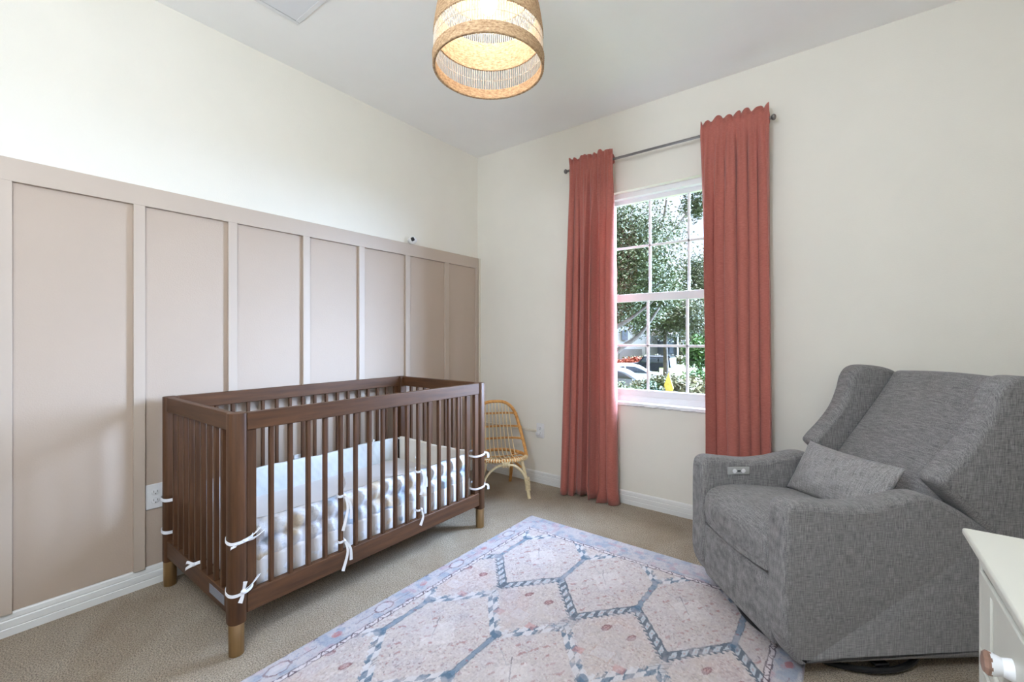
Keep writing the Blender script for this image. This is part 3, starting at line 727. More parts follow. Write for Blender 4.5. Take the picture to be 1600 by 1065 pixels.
# ================================================================ rug
RX0, RX1, RY1, RY0 = .980, 2.480, -.585, -2.715
def rug():
    nx_, ny_ = 470, 668; st = .0032
    p = np.linspace(0, RX1-RX0, nx_)[None, :]; q = np.linspace(0, RY1-RY0, ny_)[:, None]
    p, q = np.broadcast_arrays(p, q); p = p.copy(); q = q.copy()
    def vnoise(sx, sy, seed):
        g = np.random.default_rng(seed).random((int(2.2/sy)+4, int(1.6/sx)+4))
        X = p/sx; Y = q/sy; ix = X.astype(int); iy = Y.astype(int); fx = X-ix; fy = Y-iy; fx = fx*fx*(3-2*fx); fy = fy*fy*(3-2*fy)
        return (g[iy, ix]*(1-fx)+g[iy, ix+1]*fx)*(1-fy)+(g[iy+1, ix]*(1-fx)+g[iy+1, ix+1]*fx)*fy
    def lin(*c): return np.array(srgb(*c)[:3])
    def blend(col, mask, c): return col*(1-mask[..., None])+np.asarray(c)*mask[..., None]
    n1, n2, n3 = vnoise(.012, .012, 1), vnoise(.05, .05, 2), vnoise(.16, .16, 3)
    fine = vnoise(.0045, .0045, 4); thr = vnoise(.004, .03, 5); ncell = vnoise(.03, .03, 6)
    pw = p+.0035*(vnoise(.02, .02, 21)-.5)*2; qw = q+.0035*(vnoise(.02, .02, 22)-.5)*2
    col = np.ones(p.shape+(3,))*lin(190, 180, 177)
    PX = .3725; a = np.abs(((pw-.165+PX/2) % PX)-PX/2); kx = np.floor((pw-.165+PX/2)/PX)
    PQ = .74; qc = (qw-.41+PQ/2) % PQ-PQ/2; row = np.floor((qw-.41+PQ/2)/PQ); qa = np.abs(qc)
    zig = .125+a*(.208/.186)
    d = (qa-zig)*.666                               # signed distance to the zigzag band
    hexin = (d < -.03)
    field = (pw > .112) & (pw < 1.388) & (qw > .172) & (qw < 1.96)
    # diamonds between rows are a little warmer
    warm = np.clip((d-.02)*30, 0, 1)*field
    col = blend(col, warm*.55, lin(186, 174, 167))
    col = blend(col, warm*np.clip((n3-.45)*4, 0, 1)*.45, lin(182, 154, 146))
    # soft worn blotches, speckles
    col = blend(col, np.clip((n2-.55)*2.2, 0, 1)*.35, lin(166, 164, 176))
    col = blend(col, np.clip((n3-.5)*2, 0, 1)*.3, lin(204, 198, 198))
    col = blend(col, np.clip((fine*.7+n1*.3-.52)*5, 0, 1)*.36, lin(112, 102, 112))
    col = blend(col, np.clip((vnoise(.007, .007, 31)-.62)*6, 0, 1)*.35, lin(216, 210, 212))
    col = blend(col, ((fine > .86)*(n2 > .35)).astype(float)*.5, lin(150, 106, 110))
    # blue lattice
    blue = lin(96, 120, 140); dark = lin(64, 82, 98); pale = lin(186, 192, 200)
    hw = .021
    band = (np.abs(d) < hw+.004*np.sign(np.sin(qw*2*PI/.018))*(d > 0)) & field
    sharp = ((row == 0) & (qc > 0)) | ((row == 2) & (qc < 0))
    s = a/.186; run = (a*1.5)/.045                   # beads along the band
    bead = (np.abs((run % 1)-.5) < .28) & (np.abs(d) < hw*.62)
    bead2 = (np.abs((run % 1)-.5) < .08) & (np.abs(d) < hw*.2)
    bb = band & sharp
    col = blend(col, bb*.82, dark); col = blend(col, (bead & bb)*(.75+.15*n1), pale); col = blend(col, (bead2 & bb)*.5, lin(170, 120, 110))
    patch = np.clip((ncell-.22)*6, 0, 1)
    bb = band & ~sharp; chk = (((run*1.15).astype(int)+(d > 0)) % 2 == 0)
    col = blend(col, bb*chk*patch*.8, blue); col = blend(col, bb*(~chk)*.6, lin(205, 206, 212))
    col = blend(col, (bb & (thr > .6) & chk)*.5, dark)
    # straight links and node knots
    link = (a < .0105) & (qa < .135) & field; col = blend(col, link*.78, lin(100, 124, 145))
    edge = (np.abs(a-.0105) < .002) & (qa < .115) & field; col = blend(col, edge*.5, dark)
    knot = ((a/.021)**2+((qa-.135)/.021)**2 + .5*(n1-.5) < 1) & (qa > .105) & field; col = blend(col, knot*(.5+.4*n2), lin(82, 104, 124))
    # crossings where the rows nearly touch
    cross = (np.abs(a-.186) < .03) & (qa > .31) & field
    col = blend(col, cross*(((p*90+q*90) % 1) < .35)*.6, dark)
    # thin strokes and dots inside the hexagons
    lx = ((pw-.3512+PX/2) % PX)-PX/2; 
    stroke = (np.abs((lx+.02)-(qc)*.62) < .0022) & (np.abs(qc+.02) < .055) & field; col = blend(col, stroke*.75, lin(92, 88, 96))
    stroke = (np.abs((lx-.03)-(qc-.03)*1.4) < .002) & (np.abs(qc+.06) < .03) & field; col = blend(col, stroke*.5, lin(110, 120, 136))
    for off, w_ in ((.085, 0), (.115, .5)):
        dd = np.abs(qa-(zig-off)) < .0035; dots = dd & (np.abs(((pw/.026+w_) % 1)-.5) < .14) & (qc > 0) & (qa > .12) & field
        col = blend(col, dots*.65, lin(112, 100, 108))
    pale_d = (np.abs(lx)+np.abs(qc)*.9 < .085) & field; col = blend(col, pale_d*.28, lin(224, 218, 218))
    sel = hexin & field & (n1 > .72) & (np.abs(np.sin(pw*60+qw*35)) > .93); col = blend(col, sel*.55, lin(150, 92, 92))
    # red ovals in the diamonds
    for rr in (-1, 0, 1):
        q0 = .41+PQ*(rr+1)-.063 if rr >= 0 else .41+PQ*0-.37-.063
        q0 = .723+PQ*rr
        for sx in (-.05, .053):
            ex = (a*np.where(((pw-.165+PX/2) % PX)-PX/2 >= 0, 1, -1)-sx); ey = qw-q0; ex, ey = ex*.9+ey*.35, ey*.9-ex*.35
            e = np.sqrt((ex/.013)**2+(ey/.023)**2); e = e+.08*np.sin(np.arctan2(ey, ex)*13)
            ov = (e < 1) & field; col = blend(col, ov*.8, lin(120, 74, 80)); col = blend(col, ((e < .62) & (np.abs(ex) > .002) & field)*.55, lin(200, 172, 168))
    sq = (np.abs(a) < .036) & (np.abs(qw-.865) < .03) & field; col = blend(col, sq*.3, lin(204, 200, 204))
    sqe = (np.maximum(np.abs(a)/.036, np.abs(qw-.865)/.03) < 1.12) & ~sq & field; col = blend(col, sqe*.45, lin(176, 150, 138))
    sm = (np.abs(a-.08) < .02) & (np.abs(qw-.90) < .016) & field; col = blend(col, sm*.5, lin(180, 122, 118))
    # outer border
    border = ~((pw > .092) & (pw < 1.408) & (qw > .150))
    col = blend(col, border*.75, lin(174, 172, 180))
    pb = np.clip((vnoise(.035, .035, 9)-.52)*5, 0, 1)*border; col = blend(col, pb*.6, lin(132, 148, 168))
    pb = np.clip((vnoise(.03, .03, 10)-.66)*6, 0, 1)*border; col = blend(col, pb*.5, lin(176, 140, 146))
    col = blend(col, (border & (fine > .72))*.45, lin(122, 128, 150))
    # medallions in the side border
    for pc in (.045, 1.455):
        for q0 in (.30, .73, 1.17, 1.61, 2.0):
            ex = np.abs(pw-pc)/.024; ey = np.abs(qw-q0)/.042; e = np.maximum(np.maximum(ex, ey), (ex+ey)*.70)
            col = blend(col, (np.abs(e-1) < .10)*.75, lin(112, 84, 90)); col = blend(col, (e < .85)*.35, lin(204, 198, 202))
            ln = (np.abs(pw-pc-.004) < .0018) & (np.abs(np.abs(qw-q0)-.09) < .05); col = blend(col, ln*.75, lin(112, 84, 90))
        for q0 in (.52, .95, 1.39, 1.83):
            e = np.sqrt(((pw-pc)/.014)**2+((qw-q0)/.022)**2); col = blend(col, (e < 1)*.7*(.6+.4*(thr > .4)), lin(168, 96, 96))
    mk = (np.abs(pw-.006) < .005) & ((qw*9 % 1) < .16) & (n1 > .35); col = blend(col, mk*.7, lin(80, 76, 88))
    # braided guard stripes
    for c0, c1, ax in ((.092, .110, 0), (1.390, 1.408, 0), (.152, .172, 1)):
        A, B = (pw, qw) if ax == 0 else (qw, pw)
        inr = (A > c0) & (A < c1) & ((B > .155) if ax == 0 else (B > .092) & (B < 1.408))
        col = blend(col, inr*.8, lin(204, 196, 200))
        ed = (np.abs(A-c0) < .0022) | (np.abs(A-c1) < .0022); ed = ed & ((B > .150) if ax == 0 else (B > .09) & (B < 1.41)); col = blend(col, ed*.8, lin(70, 62, 74))
        zz = ((B/.030+(A-c0)/(c1-c0)*.5*np.sign(np.sin(B*PI*2/.06))) % 1) < .24; col = blend(col, (inr & zz)*.85, lin(84, 66, 76))
    worn = np.clip((vnoise(.018, .018, 41)*.5+vnoise(.07, .07, 42)*.5-.48)*5, 0, 1); col = blend(col, worn*.36, lin(188, 180, 182))
    # weave threads
    col = col*(1+.10*(thr[..., None]-.5)+.10*(fine[..., None]-.5))
    col = np.clip(col, 0, 1)
    zz = np.full(p.shape, .0085)+.0004*fine
    zz[0, :] = zz[-1, :] = .001; zz[:, 0] = zz[:, -1] = .001
    V = np.stack([RX0+p, RY1-q, zz], -1).reshape(-1, 3)
    idx = np.arange(nx_*ny_).reshape(ny_, nx_)
    F = np.stack([idx[:-1, :-1], idx[1:, :-1], idx[1:, 1:], idx[:-1, 1:]], -1).reshape(-1, 4)
    me = bpy.data.meshes.new('area_rug'); me.vertices.add(len(V)); me.vertices.foreach_set('co', V.ravel())
    me.loops.add(F.size); me.loops.foreach_set('vertex_index', F.ravel().astype(np.int32))
    me.polygons.add(len(F)); me.polygons.foreach_set('loop_start', np.arange(0, F.size, 4, dtype=np.int32)); me.polygons.foreach_set('loop_total', np.full(len(F), 4, dtype=np.int32))
    me.update(); me.validate()
    ca = me.color_attributes.new('pattern', 'FLOAT_COLOR', 'POINT')
    ca.data.foreach_set('color', np.concatenate([col.reshape(-1, 3), np.ones((len(V), 1))], 1).ravel().astype(np.float32))
    me.polygons.foreach_set('use_smooth', [True]*len(F))
    t = NT('printed_rug_pile'); at_ = t.n('ShaderNodeAttribute', attribute_name='pattern')
    t.bsdf(at_.outputs['Color'], .92, 0, t.noise(1, 2, .6, (500, 120, 300)), .5, .002, .1)
    me.materials.append(t.m); o = bpy.data.objects.new('area_rug', me); COL.objects.link(o)
    return tag(o, 'faded pinkish grey rug with a blue hexagon lattice in front of the crib', 'rug')
rug()

# ================================================================ armchair
AN = math.atan2(.6577, .7535)
ac = empty('armchair', (2.43, -1.204, 0), AN, 'grey linen wingback recliner armchair at the right, partly over the rug', 'armchair')
mpd = lambda p, q, a: (p, a, q)
arm_o = cr([(.055, .060), (.024, .095), (.0, .165), (.0, .30), (.0, .48), (.004, .565), (.022, .594), (.06, .601), (.14, .592), (.24, .583), (.34, .589), (.42, .604), (.49, .613), (.55, .603), (.64, .560), (.74, .495), (.86, .42), (.90, .30), (.90, .12), (.87, .048), (.45, .050), (.10, .054)], 5, True)
arm_o = [(p.x, p.y) for p in [Vector((q[0], q[1])) for q in arm_o]]
MB().rprism(arm_o, .0, .095, .022, 5, mpd).build('armrest', 'linen', ac, smooth=50)
MB().rprism(arm_o, .555, .650, .022, 5, mpd).build('armrest', 'linen', ac, smooth=50)
# seat cushion
seat_o = cr([(.012, .335), (.004, .39), (.015, .445), (.06, .478), (.16, .487), (.32, .472), (.46, .455), (.56, .440), (.56, .36), (.50, .308), (.20, .306), (.03, .312)], 5, True)
MB().rprism([(p[0], p[1]) for p in seat_o], .098, .552, .028, 5, mpd, bulge=.012).build('seat_cushion', 'linen', ac, smooth=50)
foot_o = cr([(.022, .075), (.014, .11), (.012, .20), (.016, .285), (.030, .302), (.08, .302), (.11, .29), (.11, .075), (.05, .060)], 4, True)
MB().rprism([(p[0], p[1]) for p in foot_o], .097, .553, .010, 3, mpd).build('footrest_panel', 'linen', ac, smooth=50)
MB().box(.10, .86, .09, .56, .075, .31).build('chair_frame', 'linen', ac, bevel=.01)
# reclined back
back_o = cr([(.50, .40), (.575, .495), (.651, .597), (.75, .722), (.86, .862), (.925, .950), (.955, .992), (.985, .998), (1.0, .975), (.985, .88), (.94, .72), (.88, .55), (.80, .40), (.66, .33), (.54, .345)], 5, True)
MB().rprism([(p[0], p[1]) for p in back_o], .080, .570, .018, 4, mpd, bulge=.010).build('backrest', 'linen', ac, smooth=50)
wing_o = cr([(.556, .658), (.575, .690), (.64, .752), (.70, .825), (.738, .905), (.757, .965), (.785, 1.005), (.825, 1.021), (.89, 1.020), (.955, 1.008), (1.0, .985), (1.012, .93), (.985, .76), (.93, .56), (.90, .42), (.865, .378), (.80, .425), (.74, .485), (.66, .560), (.585, .625)], 6, True)
wing_o = [(p[0], p[1]) for p in wing_o]
for a0, sgn in ((-.004, -1), (.562, 1)):
    mp = (lambda s_: (lambda p, q, a: (p, a+s_*max(0, q-.62)*.05, q)))(sgn)
    MB().rprism(wing_o, a0, a0+.092, .026, 6, mp).build('wing', 'linen', ac, smooth=60)
def seam(outl, lo, hi, inset, a, flare=0):
    O = [Vector(p) for p in outl]; m = len(O); cx = sum((p.x for p in O))/m; cz = sum((p.y for p in O))/m; pts = []
    for i in range(lo, hi):
        t_ = (O[(i+1) % m]-O[i-1]).normalized(); n_ = Vector((t_.y, -t_.x))
        if n_.dot(O[i]-Vector((cx, cz))) > 0: n_ = -n_
        p = O[i]+n_*inset; pts.append((p.x, a-flare*max(0, p.y-.62)*.05, p.y))
    return MB().tube(pts, .0016, 6)
seam(arm_o, 12, 76, .024, .0004).build('seam', 'linen', ac)
seam(arm_o, 12, 62, .024, .5552).build('seam', 'linen', ac)
seam(wing_o, 0, 84, .028, -.0034, 1).build('seam', 'linen', ac)
# control panel on the inner side of the far arm
cp = MB().rprism([(.128, .523), (.228, .523), (.230, .525), (.230, .556), (.228, .558), (.128, .558), (.126, .556), (.126, .525)], .5485, .556, .002, 2, mpd).build('control_panel', 'grey_plastic', ac)
for x in (.157, .199):
    MB().rprism([(x+.010*math.cos(t_), .5405+.010*math.sin(t_)) for t_ in [2*PI*k/20 for k in range(20)]], .5465, .549, .001, 2, mpd).build('button', 'plate', cp)
MB().box(.171, .186, .5475, .5495, .537, .543).build('charging_port', 'black', cp, bevel=.001)
# round swivel base
MB().tube([(.37+.30*math.cos(a), .310+.30*math.sin(a), .019) for a in [2*PI*k/72 for k in range(72)]], .010, 10, closed=True).build('swivel_ring', 'black', ac)
MB().box(.08, .66, .285, .335, .0225, .034).box(.345, .395, .02, .60, .0225, .034).lathe([(.05, .03), (.05, .08)], 24, (.37, .31, 0)).build('base_bracket', 'black', ac, bevel=.003)

# lumbar pillow
pil = empty('lumbar_pillow', (0, 0, 0), 0, 'small grey linen lumbar pillow lying across the armchair seat', 'pillow')
def pillow_mesh():
    nu, nv = 61, 37; hw, hh, th = .222, .122, .052; vs = []; fs = []
    for sgn in (1, -1):
        for j in range(nv):
            for i in range(nu):
                u = -1+2*i/(nu-1); v = -1+2*j/(nv-1)
                pinch = 1-.06*(1-u*u)*0-.07*(1-v*v)*abs(u)**6; pv = 1-.09*(1-u*u)
                t = ((1-abs(u)**2.6)*(1-abs(v)**2.4))**.55
                wr = .0045*math.sin(9*u+4*v+2)*math.sin(7*v+3*u*u)*t+.004*math.sin(22*(u-.4*v))*max(0, abs(u)-.35)*t+.006*math.exp(-((u+.15+.3*v)/.07)**2)*(-1)*t
                vs.append((u*hw*pinch, v*hh*pv, sgn*(th*t+wr)))
    N = nu*nv
    for j in range(nv-1):
        for i in range(nu-1):
            a, b, c, d = j*nu+i, j*nu+i+1, (j+1)*nu+i+1, (j+1)*nu+i
            fs += [(a, b, c, d), (a+N, d+N, c+N, b+N)]
    m_ = MB().add(vs, fs)
    return m_
pm = pillow_mesh()
# local axes: pillow x -> chair w, pillow y -> up along the back, pillow z -> forward
Rz = Matrix.Rotation(AN, 4, 'Z'); O_ = Matrix.Translation((2.43, -1.204, 0)) @ Rz
ax_w = Vector((-.06, 1, 0)).normalized(); ax_u = Vector((.48, .03, .83)); ax_u = (ax_u-ax_w*ax_u.dot(ax_w)).normalized(); ax_f = ax_w.cross(ax_u)
R3 = Matrix((ax_w, ax_u, ax_f)).transposed().to_4x4()
pil.matrix_world = O_ @ Matrix.Translation((.480, .330, .568)) @ R3
MBw = pm.build('pillow_cover', 'linen_light', pil, smooth=180)
bm = bmesh.new(); bm.from_mesh(MBw.data); bmesh.ops.remove_doubles(bm, verts=bm.verts, dist=1e-5); bmesh.ops.recalc_face_normals(bm, faces=bm.faces); bm.to_mesh(MBw.data); bm.free()

# ================================================================ dresser
DX, DY = 2.727, -2.098
dr = empty('dresser', (DX, DY, 0), 0, 'white painted dresser in the right foreground', 'dresser')
DL, DD, DH = 1.25, .56, .90
MB().box(.006, DD, -DL, 0, .08, .891).box(0, .0061, -.012, 0, .08, .891).box(0, .0061, -DL, -DL+.012, .08, .891).box(0, .0061, -DL+.012, -.012, .864, .891).box(0, .0061, -DL+.012, -.012, .08, .15).build('cabinet_body', 'dresser', dr, bevel=.002)
MB().box(-.012, DD+.005, -DL-.02, .022, .891, DH).build('dresser_top', 'dresser', dr, bevel=.0025)
MB().box(.03, DD-.02, -DL+.03, -.03, 0, .08).build('plinth', 'dresser', dr)
knob_no = 0
for r_ in range(6):
    z1 = .862-r_*.118; z0 = z1-.110
    for c_ in range(2):
        y1 = -.014-c_*.615; y0 = y1-.605
        d = MB().box(.002, .0062, y0, y1, z0, z1)
        d.box(-.002, .003, y0, y1, z1-.012, z1).box(-.002, .003, y0, y1, z0, z0+.012).box(-.002, .003, y0, y0+.012, z0, z1).box(-.0005, .003, y1-.045, y1, z0, z1)
        dw = d.build('drawer', 'dresser', dr, bevel=.0015)
        for yk in (y1-.120, y0+.120):
            zk = (z0+z1)/2+.0
            prof_ = [(.011, 0), (.0105, .003), (.009, .008), (.0112, .014), (.012, .017)]
            kn_ = MB().lathe(prof_, 16); kn_.v = [(.002-z, y, x) for x, y, z in kn_.v]; kn_.v = [(a, b+yk, c+zk) for a, b, c in kn_.v]
            k_ = kn_.build('knob', 'plate', dw, smooth=30)
            kc_ = MB().lathe([(.0122, .016), (.0127, .019), (.010, .022), (.004, .0235)], 8); kc_.v = [(.002-z, y+yk, x+zk) for x, y, z in kc_.v]
            kc_.build('knob_cap', 'bronze', dw, smooth=20)

# ================================================================ outside
GZ = -2.0
def leafy(name, mat, center, rad, n, size, parent=None, seed=1, shell=.55, clump=26, gaps=0, flat=1.0, tilt=.9):
    r = np.random.default_rng(seed); c = np.array(center); R = np.array(rad)
    cl = r.normal(size=(clump, 3)); cl /= np.linalg.norm(cl, axis=1)[:, None]; cl *= (r.random((clump, 1))**.45)*.86
    which = r.integers(0, clump, n); off = r.normal(size=(n, 3))*(.17 if clump > 12 else .25)
    P = (cl[which]+off)*R+c
    ang = r.random(n)*2*PI; el = (r.random(n)-.5)*2*tilt
    d1 = np.stack([np.cos(ang)*np.cos(el), np.sin(ang)*np.cos(el), np.sin(el)], 1)
    tmp_ = r.normal(size=(n, 3)); d2 = np.cross(d1, tmp_); d2 /= np.linalg.norm(d2, axis=1)[:, None]; nn = np.cross(d1, d2)
    s = size*(.6+.8*r.random(n))[:, None]
    V = np.stack([P-d1*s, P+d2*s*.42+nn*s*.12, P+d1*s, P-d2*s*.42+nn*s*.12], 1).reshape(-1, 3)
    F = np.arange(n*4).reshape(-1, 4)
    me = bpy.data.meshes.new(name); me.vertices.add(len(V)); me.vertices.foreach_set('co', V.ravel())
    me.loops.add(F.size); me.loops.foreach_set('vertex_index', F.ravel().astype(np.int32)); me.polygons.add(n)
    me.polygons.foreach_set('loop_start', np.arange(0, F.size, 4, dtype=np.int32)); me.polygons.foreach_set('loop_total', np.full(n, 4, dtype=np.int32))
    me.update(); me.validate(); me.materials.append(M[mat]); o = bpy.data.objects.new(name, me); COL.objects.link(o)
    if parent: o.parent = parent
    return o
struct(MB().box(-70, 60, .17, 90, GZ-.3, GZ).build('ground', 'lawn', smooth=0), 'lawn outside the window')
# street
a0 = at(900, 600, 24); 
struct(MB().box(-60, 40, 21, 30, GZ, GZ+.02).build('street', 'asphalt', smooth=0), 'pale asphalt street outside')

def tree(name, base, crown_c, rad, mat, n, size, label, seed, trunk_r=.25, limbs=(), group=None, clump=26):
    t = empty(name, base, 0, label, 'tree', 'trees outside the window'); b = Vector(base)
    cc = Vector(crown_c)-b
    MB().tube(cr([(0, 0, 0), tuple(cc*.35+Vector((.1, 0, 0))), tuple(cc*.7), tuple(cc+Vector((0, 0, rad[2]*.3)))], 5), [trunk_r*(1-.045*i) for i in range(16)], 10).build('trunk', 'bark', t)
    for l in limbs:
        q = cr([Vector(p)-b for p in l[:-1]], 6); MB().tube(q, [l[-1]*(1-.7*i/len(q)) for i in range(len(q))], 8).build('limb', 'bark', t)
    leafy('crown', mat, cc, rad, n, size, t, seed, clump=clump)
    return t
A = at(984, 400, 14)
tree('oak_tree', (-6.2, 8.2, GZ), A, (1.75, 1.5, 1.85), 'leaf1', 46000, .046, 'big spreading oak filling the upper window panes with its crown', 5, .3,
     [(at(930, 585, 14), at(965, 548, 14), at(1000, 522, 14), at(1030, 480, 14), .11), (at(940, 520, 13.5), at(968, 508, 13.5), at(990, 494, 13.5), at(1020, 470, 13.5), .09),
      (at(1020, 400, 14), at(1036, 345, 14), at(1044, 300, 14), at(1060, 260, 14), .05), (at(1020, 400, 13.6), at(1060, 350, 13.6), at(1090, 310, 13.6), .045)], clump=70)
oak_ = bpy.data.objects['oak_tree']; leafy('branch_leaves', 'leaf1', at(1090, 312, 13.6)-oak_.location, (.55, .5, .55), 2600, .05, oak_, 77, clump=12)
tree('oak_tree', (-9.5, 9.0, GZ), at(975, 470, 16), (1.9, 1.2, 1.05), 'leaf1', 22000, .055, 'leafy oak low branches behind the big spreading oak, left panes', 8, .22, clump=30)
tree('olive_tree', at(1034, 600, 20)*1 + Vector((0, 0, GZ-at(1034, 600, 20).z)), at(1042, 492, 20), (2.1, 1.5, 1.25), 'leaf2', 26000, .06, 'dusty olive green tree in the middle lower panes', 11, .16, clump=30)
tree('pine_tree', at(1092, 600, 30)*1 + Vector((0, 0, GZ-at(1092, 600, 30).z)), at(1093, 460, 30), (1.9, 1.5, 3.9), 'leaf1', 24000, .09, 'tall pointed dark tree beside the right curtain', 13, .2, clump=36)
tree('maple_tree', at(1092, 590, 24)*1 + Vector((0, 0, GZ-at(1092, 590, 24).z)), at(1094, 555, 24), (.85, .8, 1.0), 'leaf3', 7000, .10, 'small bright green tree in the right lower pane', 14, .08, clump=18)
tree('background_tree', at(1100, 560, 60)*1 + Vector((0, 0, GZ-at(1100, 560, 60).z)), at(1082, 520, 60), (7, 3.5, 4.3), 'leaf2', 15000, .22, 'distant pale green tree row behind the street', 15, .3, clump=40)
tree('background_tree', at(1010, 540, 72)*1 + Vector((0, 0, GZ-at(1010, 540, 72).z)), at(1015, 468, 72), (10, 4, 6), 'leaf2', 15000, .3, 'distant trees rising behind the white house', 16, .3, clump=40)

tree('street_tree', (1.2, 17.5, GZ), (1.2, 17.5, 1.4), (2.3, 1.7, 1.9), 'leaf1', 16000, .08, 'leafy tree straight out from the window on the near side of the street', 31, .18, clump=34)
tree('street_tree', (-1.2, 38.0, GZ), (-1.2, 38.0, 1.6), (3.6, 2.2, 2.6), 'leaf2', 12000, .14, 'farther leafy tree across the street behind the right curtain', 32, .2, clump=34)

def bush(name, u, v, s, rad, mat, n, size, label, seed, clump=16, group=None):
    c = at(u, v, s); o = leafy(name, mat, (0, 0, 0), rad, n, size, None, seed, clump=clump); o.location = c
    return tag(o, label, 'bush', 'shrubs outside the window')
# hedge near the house
hg = empty('hedge', (0, 0, 0), 0, 'clipped dark green hedge outside below the window', 'hedge')
h0, h1 = at(995, 640, 9), at(1048, 640, 9)
hp = leafy('hedge_leaves', 'leaf4', at(1021, 628, 9.3), (.36, .3, .42), 9000, .035, hg, 21, clump=60)
c = at(1019, 655, 9.4); MB().box(c.x-.34, c.x+.34, c.y-.25, c.y+.25, GZ, c.z+.2).build('hedge_core', 'leaf4', hg, bevel=.08)
bush('shrub', 975, 620, 8.5, (.34, .3, .26), 'leaf1', 5000, .03, 'low leafy green shrub at the left of the lower panes', 22)
bush('shrub', 1075, 622, 8.2, (.42, .35, .34), 'leaf5', 5000, .05, 'spiky straw coloured shrub in the lower middle pane', 23)
bush('shrub', 1108, 618, 8.6, (.40, .35, .42), 'leaf5', 5000, .05, 'spiky straw coloured shrub beside the right curtain', 24)
bush('shrub', 1030, 602, 15, (1.0, .7, .35), 'leaf5', 7000, .05, 'low yellow green ground shrub behind the dark hedge', 25)
bush('shrub', 1090, 598, 15, (1.0, .7, .42), 'leaf3', 6000, .05, 'yellow green shrub behind the straw coloured shrubs', 26)
bush('flower_bush', 983, 567, 40, (2.4, .8, .6), 'orange', 4000, .13, 'orange flowering bush before the grey garage', 27)
bush('shrub', 1040, 562, 42, (3.4, .8, .45), 'leaf5', 4000, .14, 'dry low hedge before the slate coloured house', 28)
# sloping lawn across the street
l0 = [at(1030, 572, 36), at(1150, 566, 36), at(1150, 592, 28), at(1030, 590, 30)]
lw = MB().add([l0[0], l0[1], l0[2], l0[3]]+[Vector((p.x, p.y, GZ-.1)) for p in l0], [(0, 1, 2, 3), (0, 4, 5, 1), (1, 5, 6, 2), (2, 6, 7, 3), (3, 7, 4, 0), (7, 6, 5, 4)])
struct(lw.build('lawn_bank', 'lawn', smooth=0), 'sloping lawn across the street')

# houses
def hbox(mb, u0, u1, v0, v1, s, d):
    """box whose front is seen between those pixels, with depth d"""
    a, b = at(u0, v1, s), at(u1, v1, s); z1 = at(u0, v0, s).z; f = Vector((-math.sin(YAW), math.cos(YAW), 0))*d
    vs = [a, b, b+f, a+f]; vs = [Vector((p.x, p.y, z)) for z in (a.z, z1) for p in vs]
    return mb.add(vs, [(0, 1, 2, 3), (4, 7, 6, 5), (0, 4, 5, 1), (1, 5, 6, 2), (2, 6, 7, 3), (3, 7, 4, 0)])
hs = empty('white_house', (0, 0, 0), 0, 'two storey white house with a grey garage door far across the street', 'house', 'houses across the street')
hbox(MB(), 925, 1008, 496, 572, 46, 8).build('house_walls', 'house_white', hs, smooth=0)
hbox(MB(), 1000, 1046, 512, 566, 47, 8).build('side_wing', 'house_white', hs, smooth=0)
hbox(MB(), 968, 1003, 545, 562, 45.7, .2).build('garage_door', 'house_grey', hs, smooth=0)
hbox(MB(), 972, 981, 516, 531, 45.8, .15).build('house_window', 'house_blue', hs, smooth=0)
hbox(MB(), 993, 1000, 514, 526, 45.8, .15).build('house_window', 'house_blue', hs, smooth=0)
a, b = at(915, 494, 45.2), at(1014, 494, 45.2); f = Vector((-math.sin(YAW), math.cos(YAW), 0))
MB().add([a, b, b+f*10, a+f*10, (a+b)/2+f*5-(b-a)*.25+Vector((0, 0, 2.2)), (a+b)/2+f*5+(b-a)*.25+Vector((0, 0, 2.2))], [(0, 1, 5, 4), (1, 2, 5), (2, 3, 4, 5), (3, 0, 4), (3, 2, 1, 0)]).build('roof', 'roof', hs, smooth=0)
h2 = empty('slate_house', (0, 0, 0), 0, 'slate blue house front with white corner columns in the lower middle pane', 'house', 'houses across the street')
hbox(MB(), 1043, 1058, 526, 565, 44, 6).build('house_walls', 'house_blue', h2, smooth=0)
hbox(MB(), 1058, 1060.5, 522, 563, 43.8, .3).build('column', 'house_white', h2, smooth=0)
hbox(MB(), 1040, 1042.5, 524, 565, 43.8, .3).build('column', 'house_white', h2, smooth=0)
hbox(MB(), 1046, 1051, 540, 552, 43.9, .1).build('house_window', 'car_glass', h2, smooth=0)
a, b = at(1036, 524, 43), at(1064, 522, 43)
MB().add([a, b, b+f*8, a+f*8, (a+b)/2+f*4+Vector((0, 0, 1.3))], [(0, 1, 4), (1, 2, 4), (2, 3, 4), (3, 0, 4), (3, 2, 1, 0)]).build('roof', 'roof', h2, smooth=0)

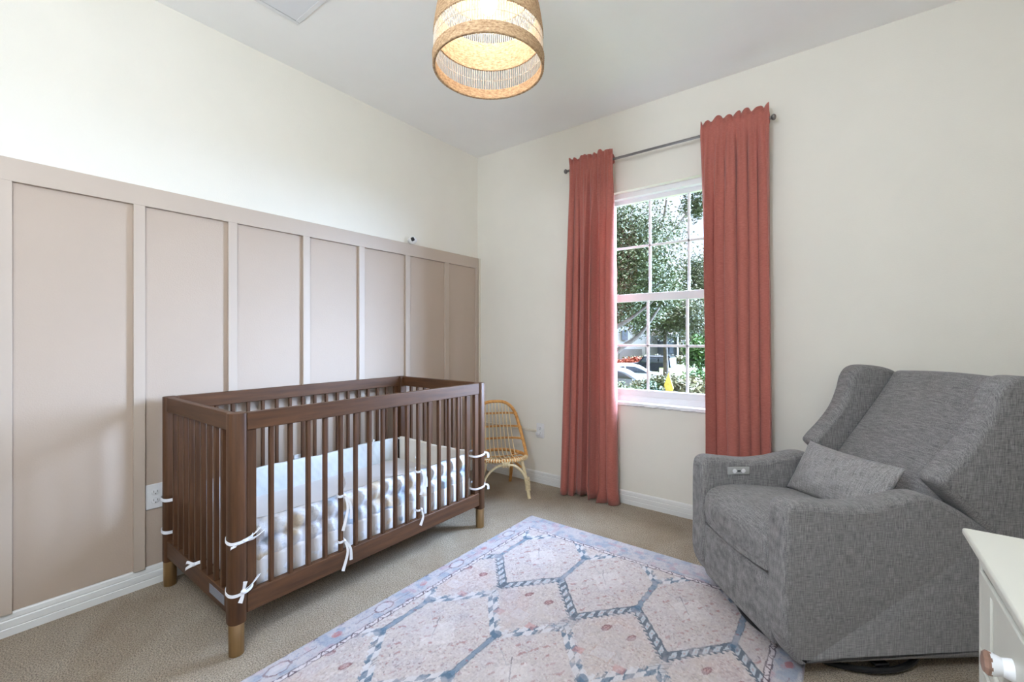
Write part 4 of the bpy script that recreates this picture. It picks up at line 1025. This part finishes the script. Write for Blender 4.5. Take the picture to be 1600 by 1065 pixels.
# cars: local x forward, y sideways
def car(loc, rz, body, glassp, wheels, width, paint, label, name='car', sc=1):
    c = empty(name, loc, rz, label, 'car', 'cars parked on the street'); hw = width/2; c.scale = (sc, sc, sc)
    MB().rprism(body, -hw, hw, .10, 4, mp=lambda p, q, a: (p, a, q)).build('car_body', paint, c, smooth=50)
    for sgn in (-1, 1):
        for g in glassp:
            MB().rprism(g, sgn*hw-.012*(1 if sgn > 0 else 1), sgn*hw+.012, .004, 2, mp=lambda p, q, a: (p, a, q)).build('side_window', 'car_glass', c)
    for x in wheels[0]:
        for sgn in (-1, 1):
            R = wheels[1]; y = sgn*(hw-.10)
            w_ = MB().rprism([(x+R*math.cos(t_), R+R*math.sin(t_)) for t_ in [2*PI*k/24 for k in range(24)]], y-.11, y+.13 if sgn > 0 else y+.11, .03, 3, mp=lambda p, q, a: (p, a, q)).build('wheel', 'tyre', c)
            MB().rprism([(x+R*.62*math.cos(t_), R+R*.62*math.sin(t_)) for t_ in [2*PI*k/20 for k in range(20)]], y+sgn*.12-.012, y+sgn*.12+.022, .008, 2, mp=lambda p, q, a: (p, a, q)).build('hubcap', 'rim', w_)
    return c
sedan = [(q[0], q[1]) for q in cr([(-2.1, .35), (-2.18, .6), (-2.1, .92), (-1.75, 1.02), (-1.25, 1.38), (-.6, 1.50), (.1, 1.47), (.6, 1.32), (1.15, 1.0), (1.8, .90), (2.12, .72), (2.18, .45), (2.0, .28), (0, .25), (-1.9, .28)], 4, True)]
sg = [[(-1.35, 1.04), (-.98, 1.33), (-.52, 1.40), (-.46, 1.03)], [(-.38, 1.03), (-.42, 1.40), (.1, 1.37), (.48, 1.22), (.85, 1.0)]]
suv = [(q[0], q[1]) for q in cr([(-2.1, .45), (-2.15, .8), (-2.1, 1.2), (-2.02, 1.78), (-1.9, 1.86), (.3, 1.86), (.5, 1.80), (.95, 1.28), (1.1, 1.20), (2.0, 1.12), (2.12, .95), (2.12, .5), (1.9, .42), (0, .40), (-1.9, .42)], 3, True)]
ug = [[(-1.95, 1.22), (-1.9, 1.72), (-1.05, 1.72), (-1.05, 1.22)], [(-.95, 1.22), (-.95, 1.72), (-.1, 1.72), (-.1, 1.22)], [(0, 1.22), (0, 1.72), (.35, 1.70), (.75, 1.24)]]
p = at(988, 600, 27); car((p.x, p.y, GZ+.02), YAW+math.radians(-12), sedan, sg, ((-1.32, 1.38), .33), 1.75, 'car_white', 'white hatchback parked outside beyond the shrubs')
p = at(965, 606, 23.5); car((p.x, p.y, GZ+.02), YAW+math.radians(-20), sedan, sg, ((-1.32, 1.38), .33), 1.75, 'car_silver', 'silver car parked in front of the white hatchback')
p = at(1018, 586, 36.5); car((p.x, p.y, GZ+.02), YAW+PI-math.radians(38), suv, ug, ((-1.35, 1.40), .40), 1.85, 'car_dark', 'dark boxy off road vehicle parked across the street', sc=.86)

# yellow diamond sign on a stake
sg_ = empty('warning_sign', at(1045, 604, 7.3), YAW+math.radians(-62), 'yellow diamond shaped yard sign on a stake outside', 'sign')
hh = .235
MB().rprism([(0, -hh), (hh*.42, -.02), (0, hh), (-hh*.42, .02)], -.006, .006, .002, 2, mp=lambda p, q, a: (p, a, q)).build('sign_panel', 'yellow', sg_)
ic = MB().rprism([(.035*math.cos(t_)*(1+.3*math.sin(3*t_)), -.03+.05*math.sin(t_)) for t_ in [2*PI*k/20 for k in range(20)]], -.0085, -.0062, .0005, 2, mp=lambda p, q, a: (p, a, q)).ball((0, -.0075, .055), .02, 10, (1, .1, 1))
ic.build('sign_symbol', simple('ochre_symbol', srgb(176, 140, 62), .7), sg_)
z_ = GZ-at(1045, 604, 7.3).z
MB().box(-.015, .015, .0065, .0265, z_, .26).build('stake', 'wood_stake', sg_)
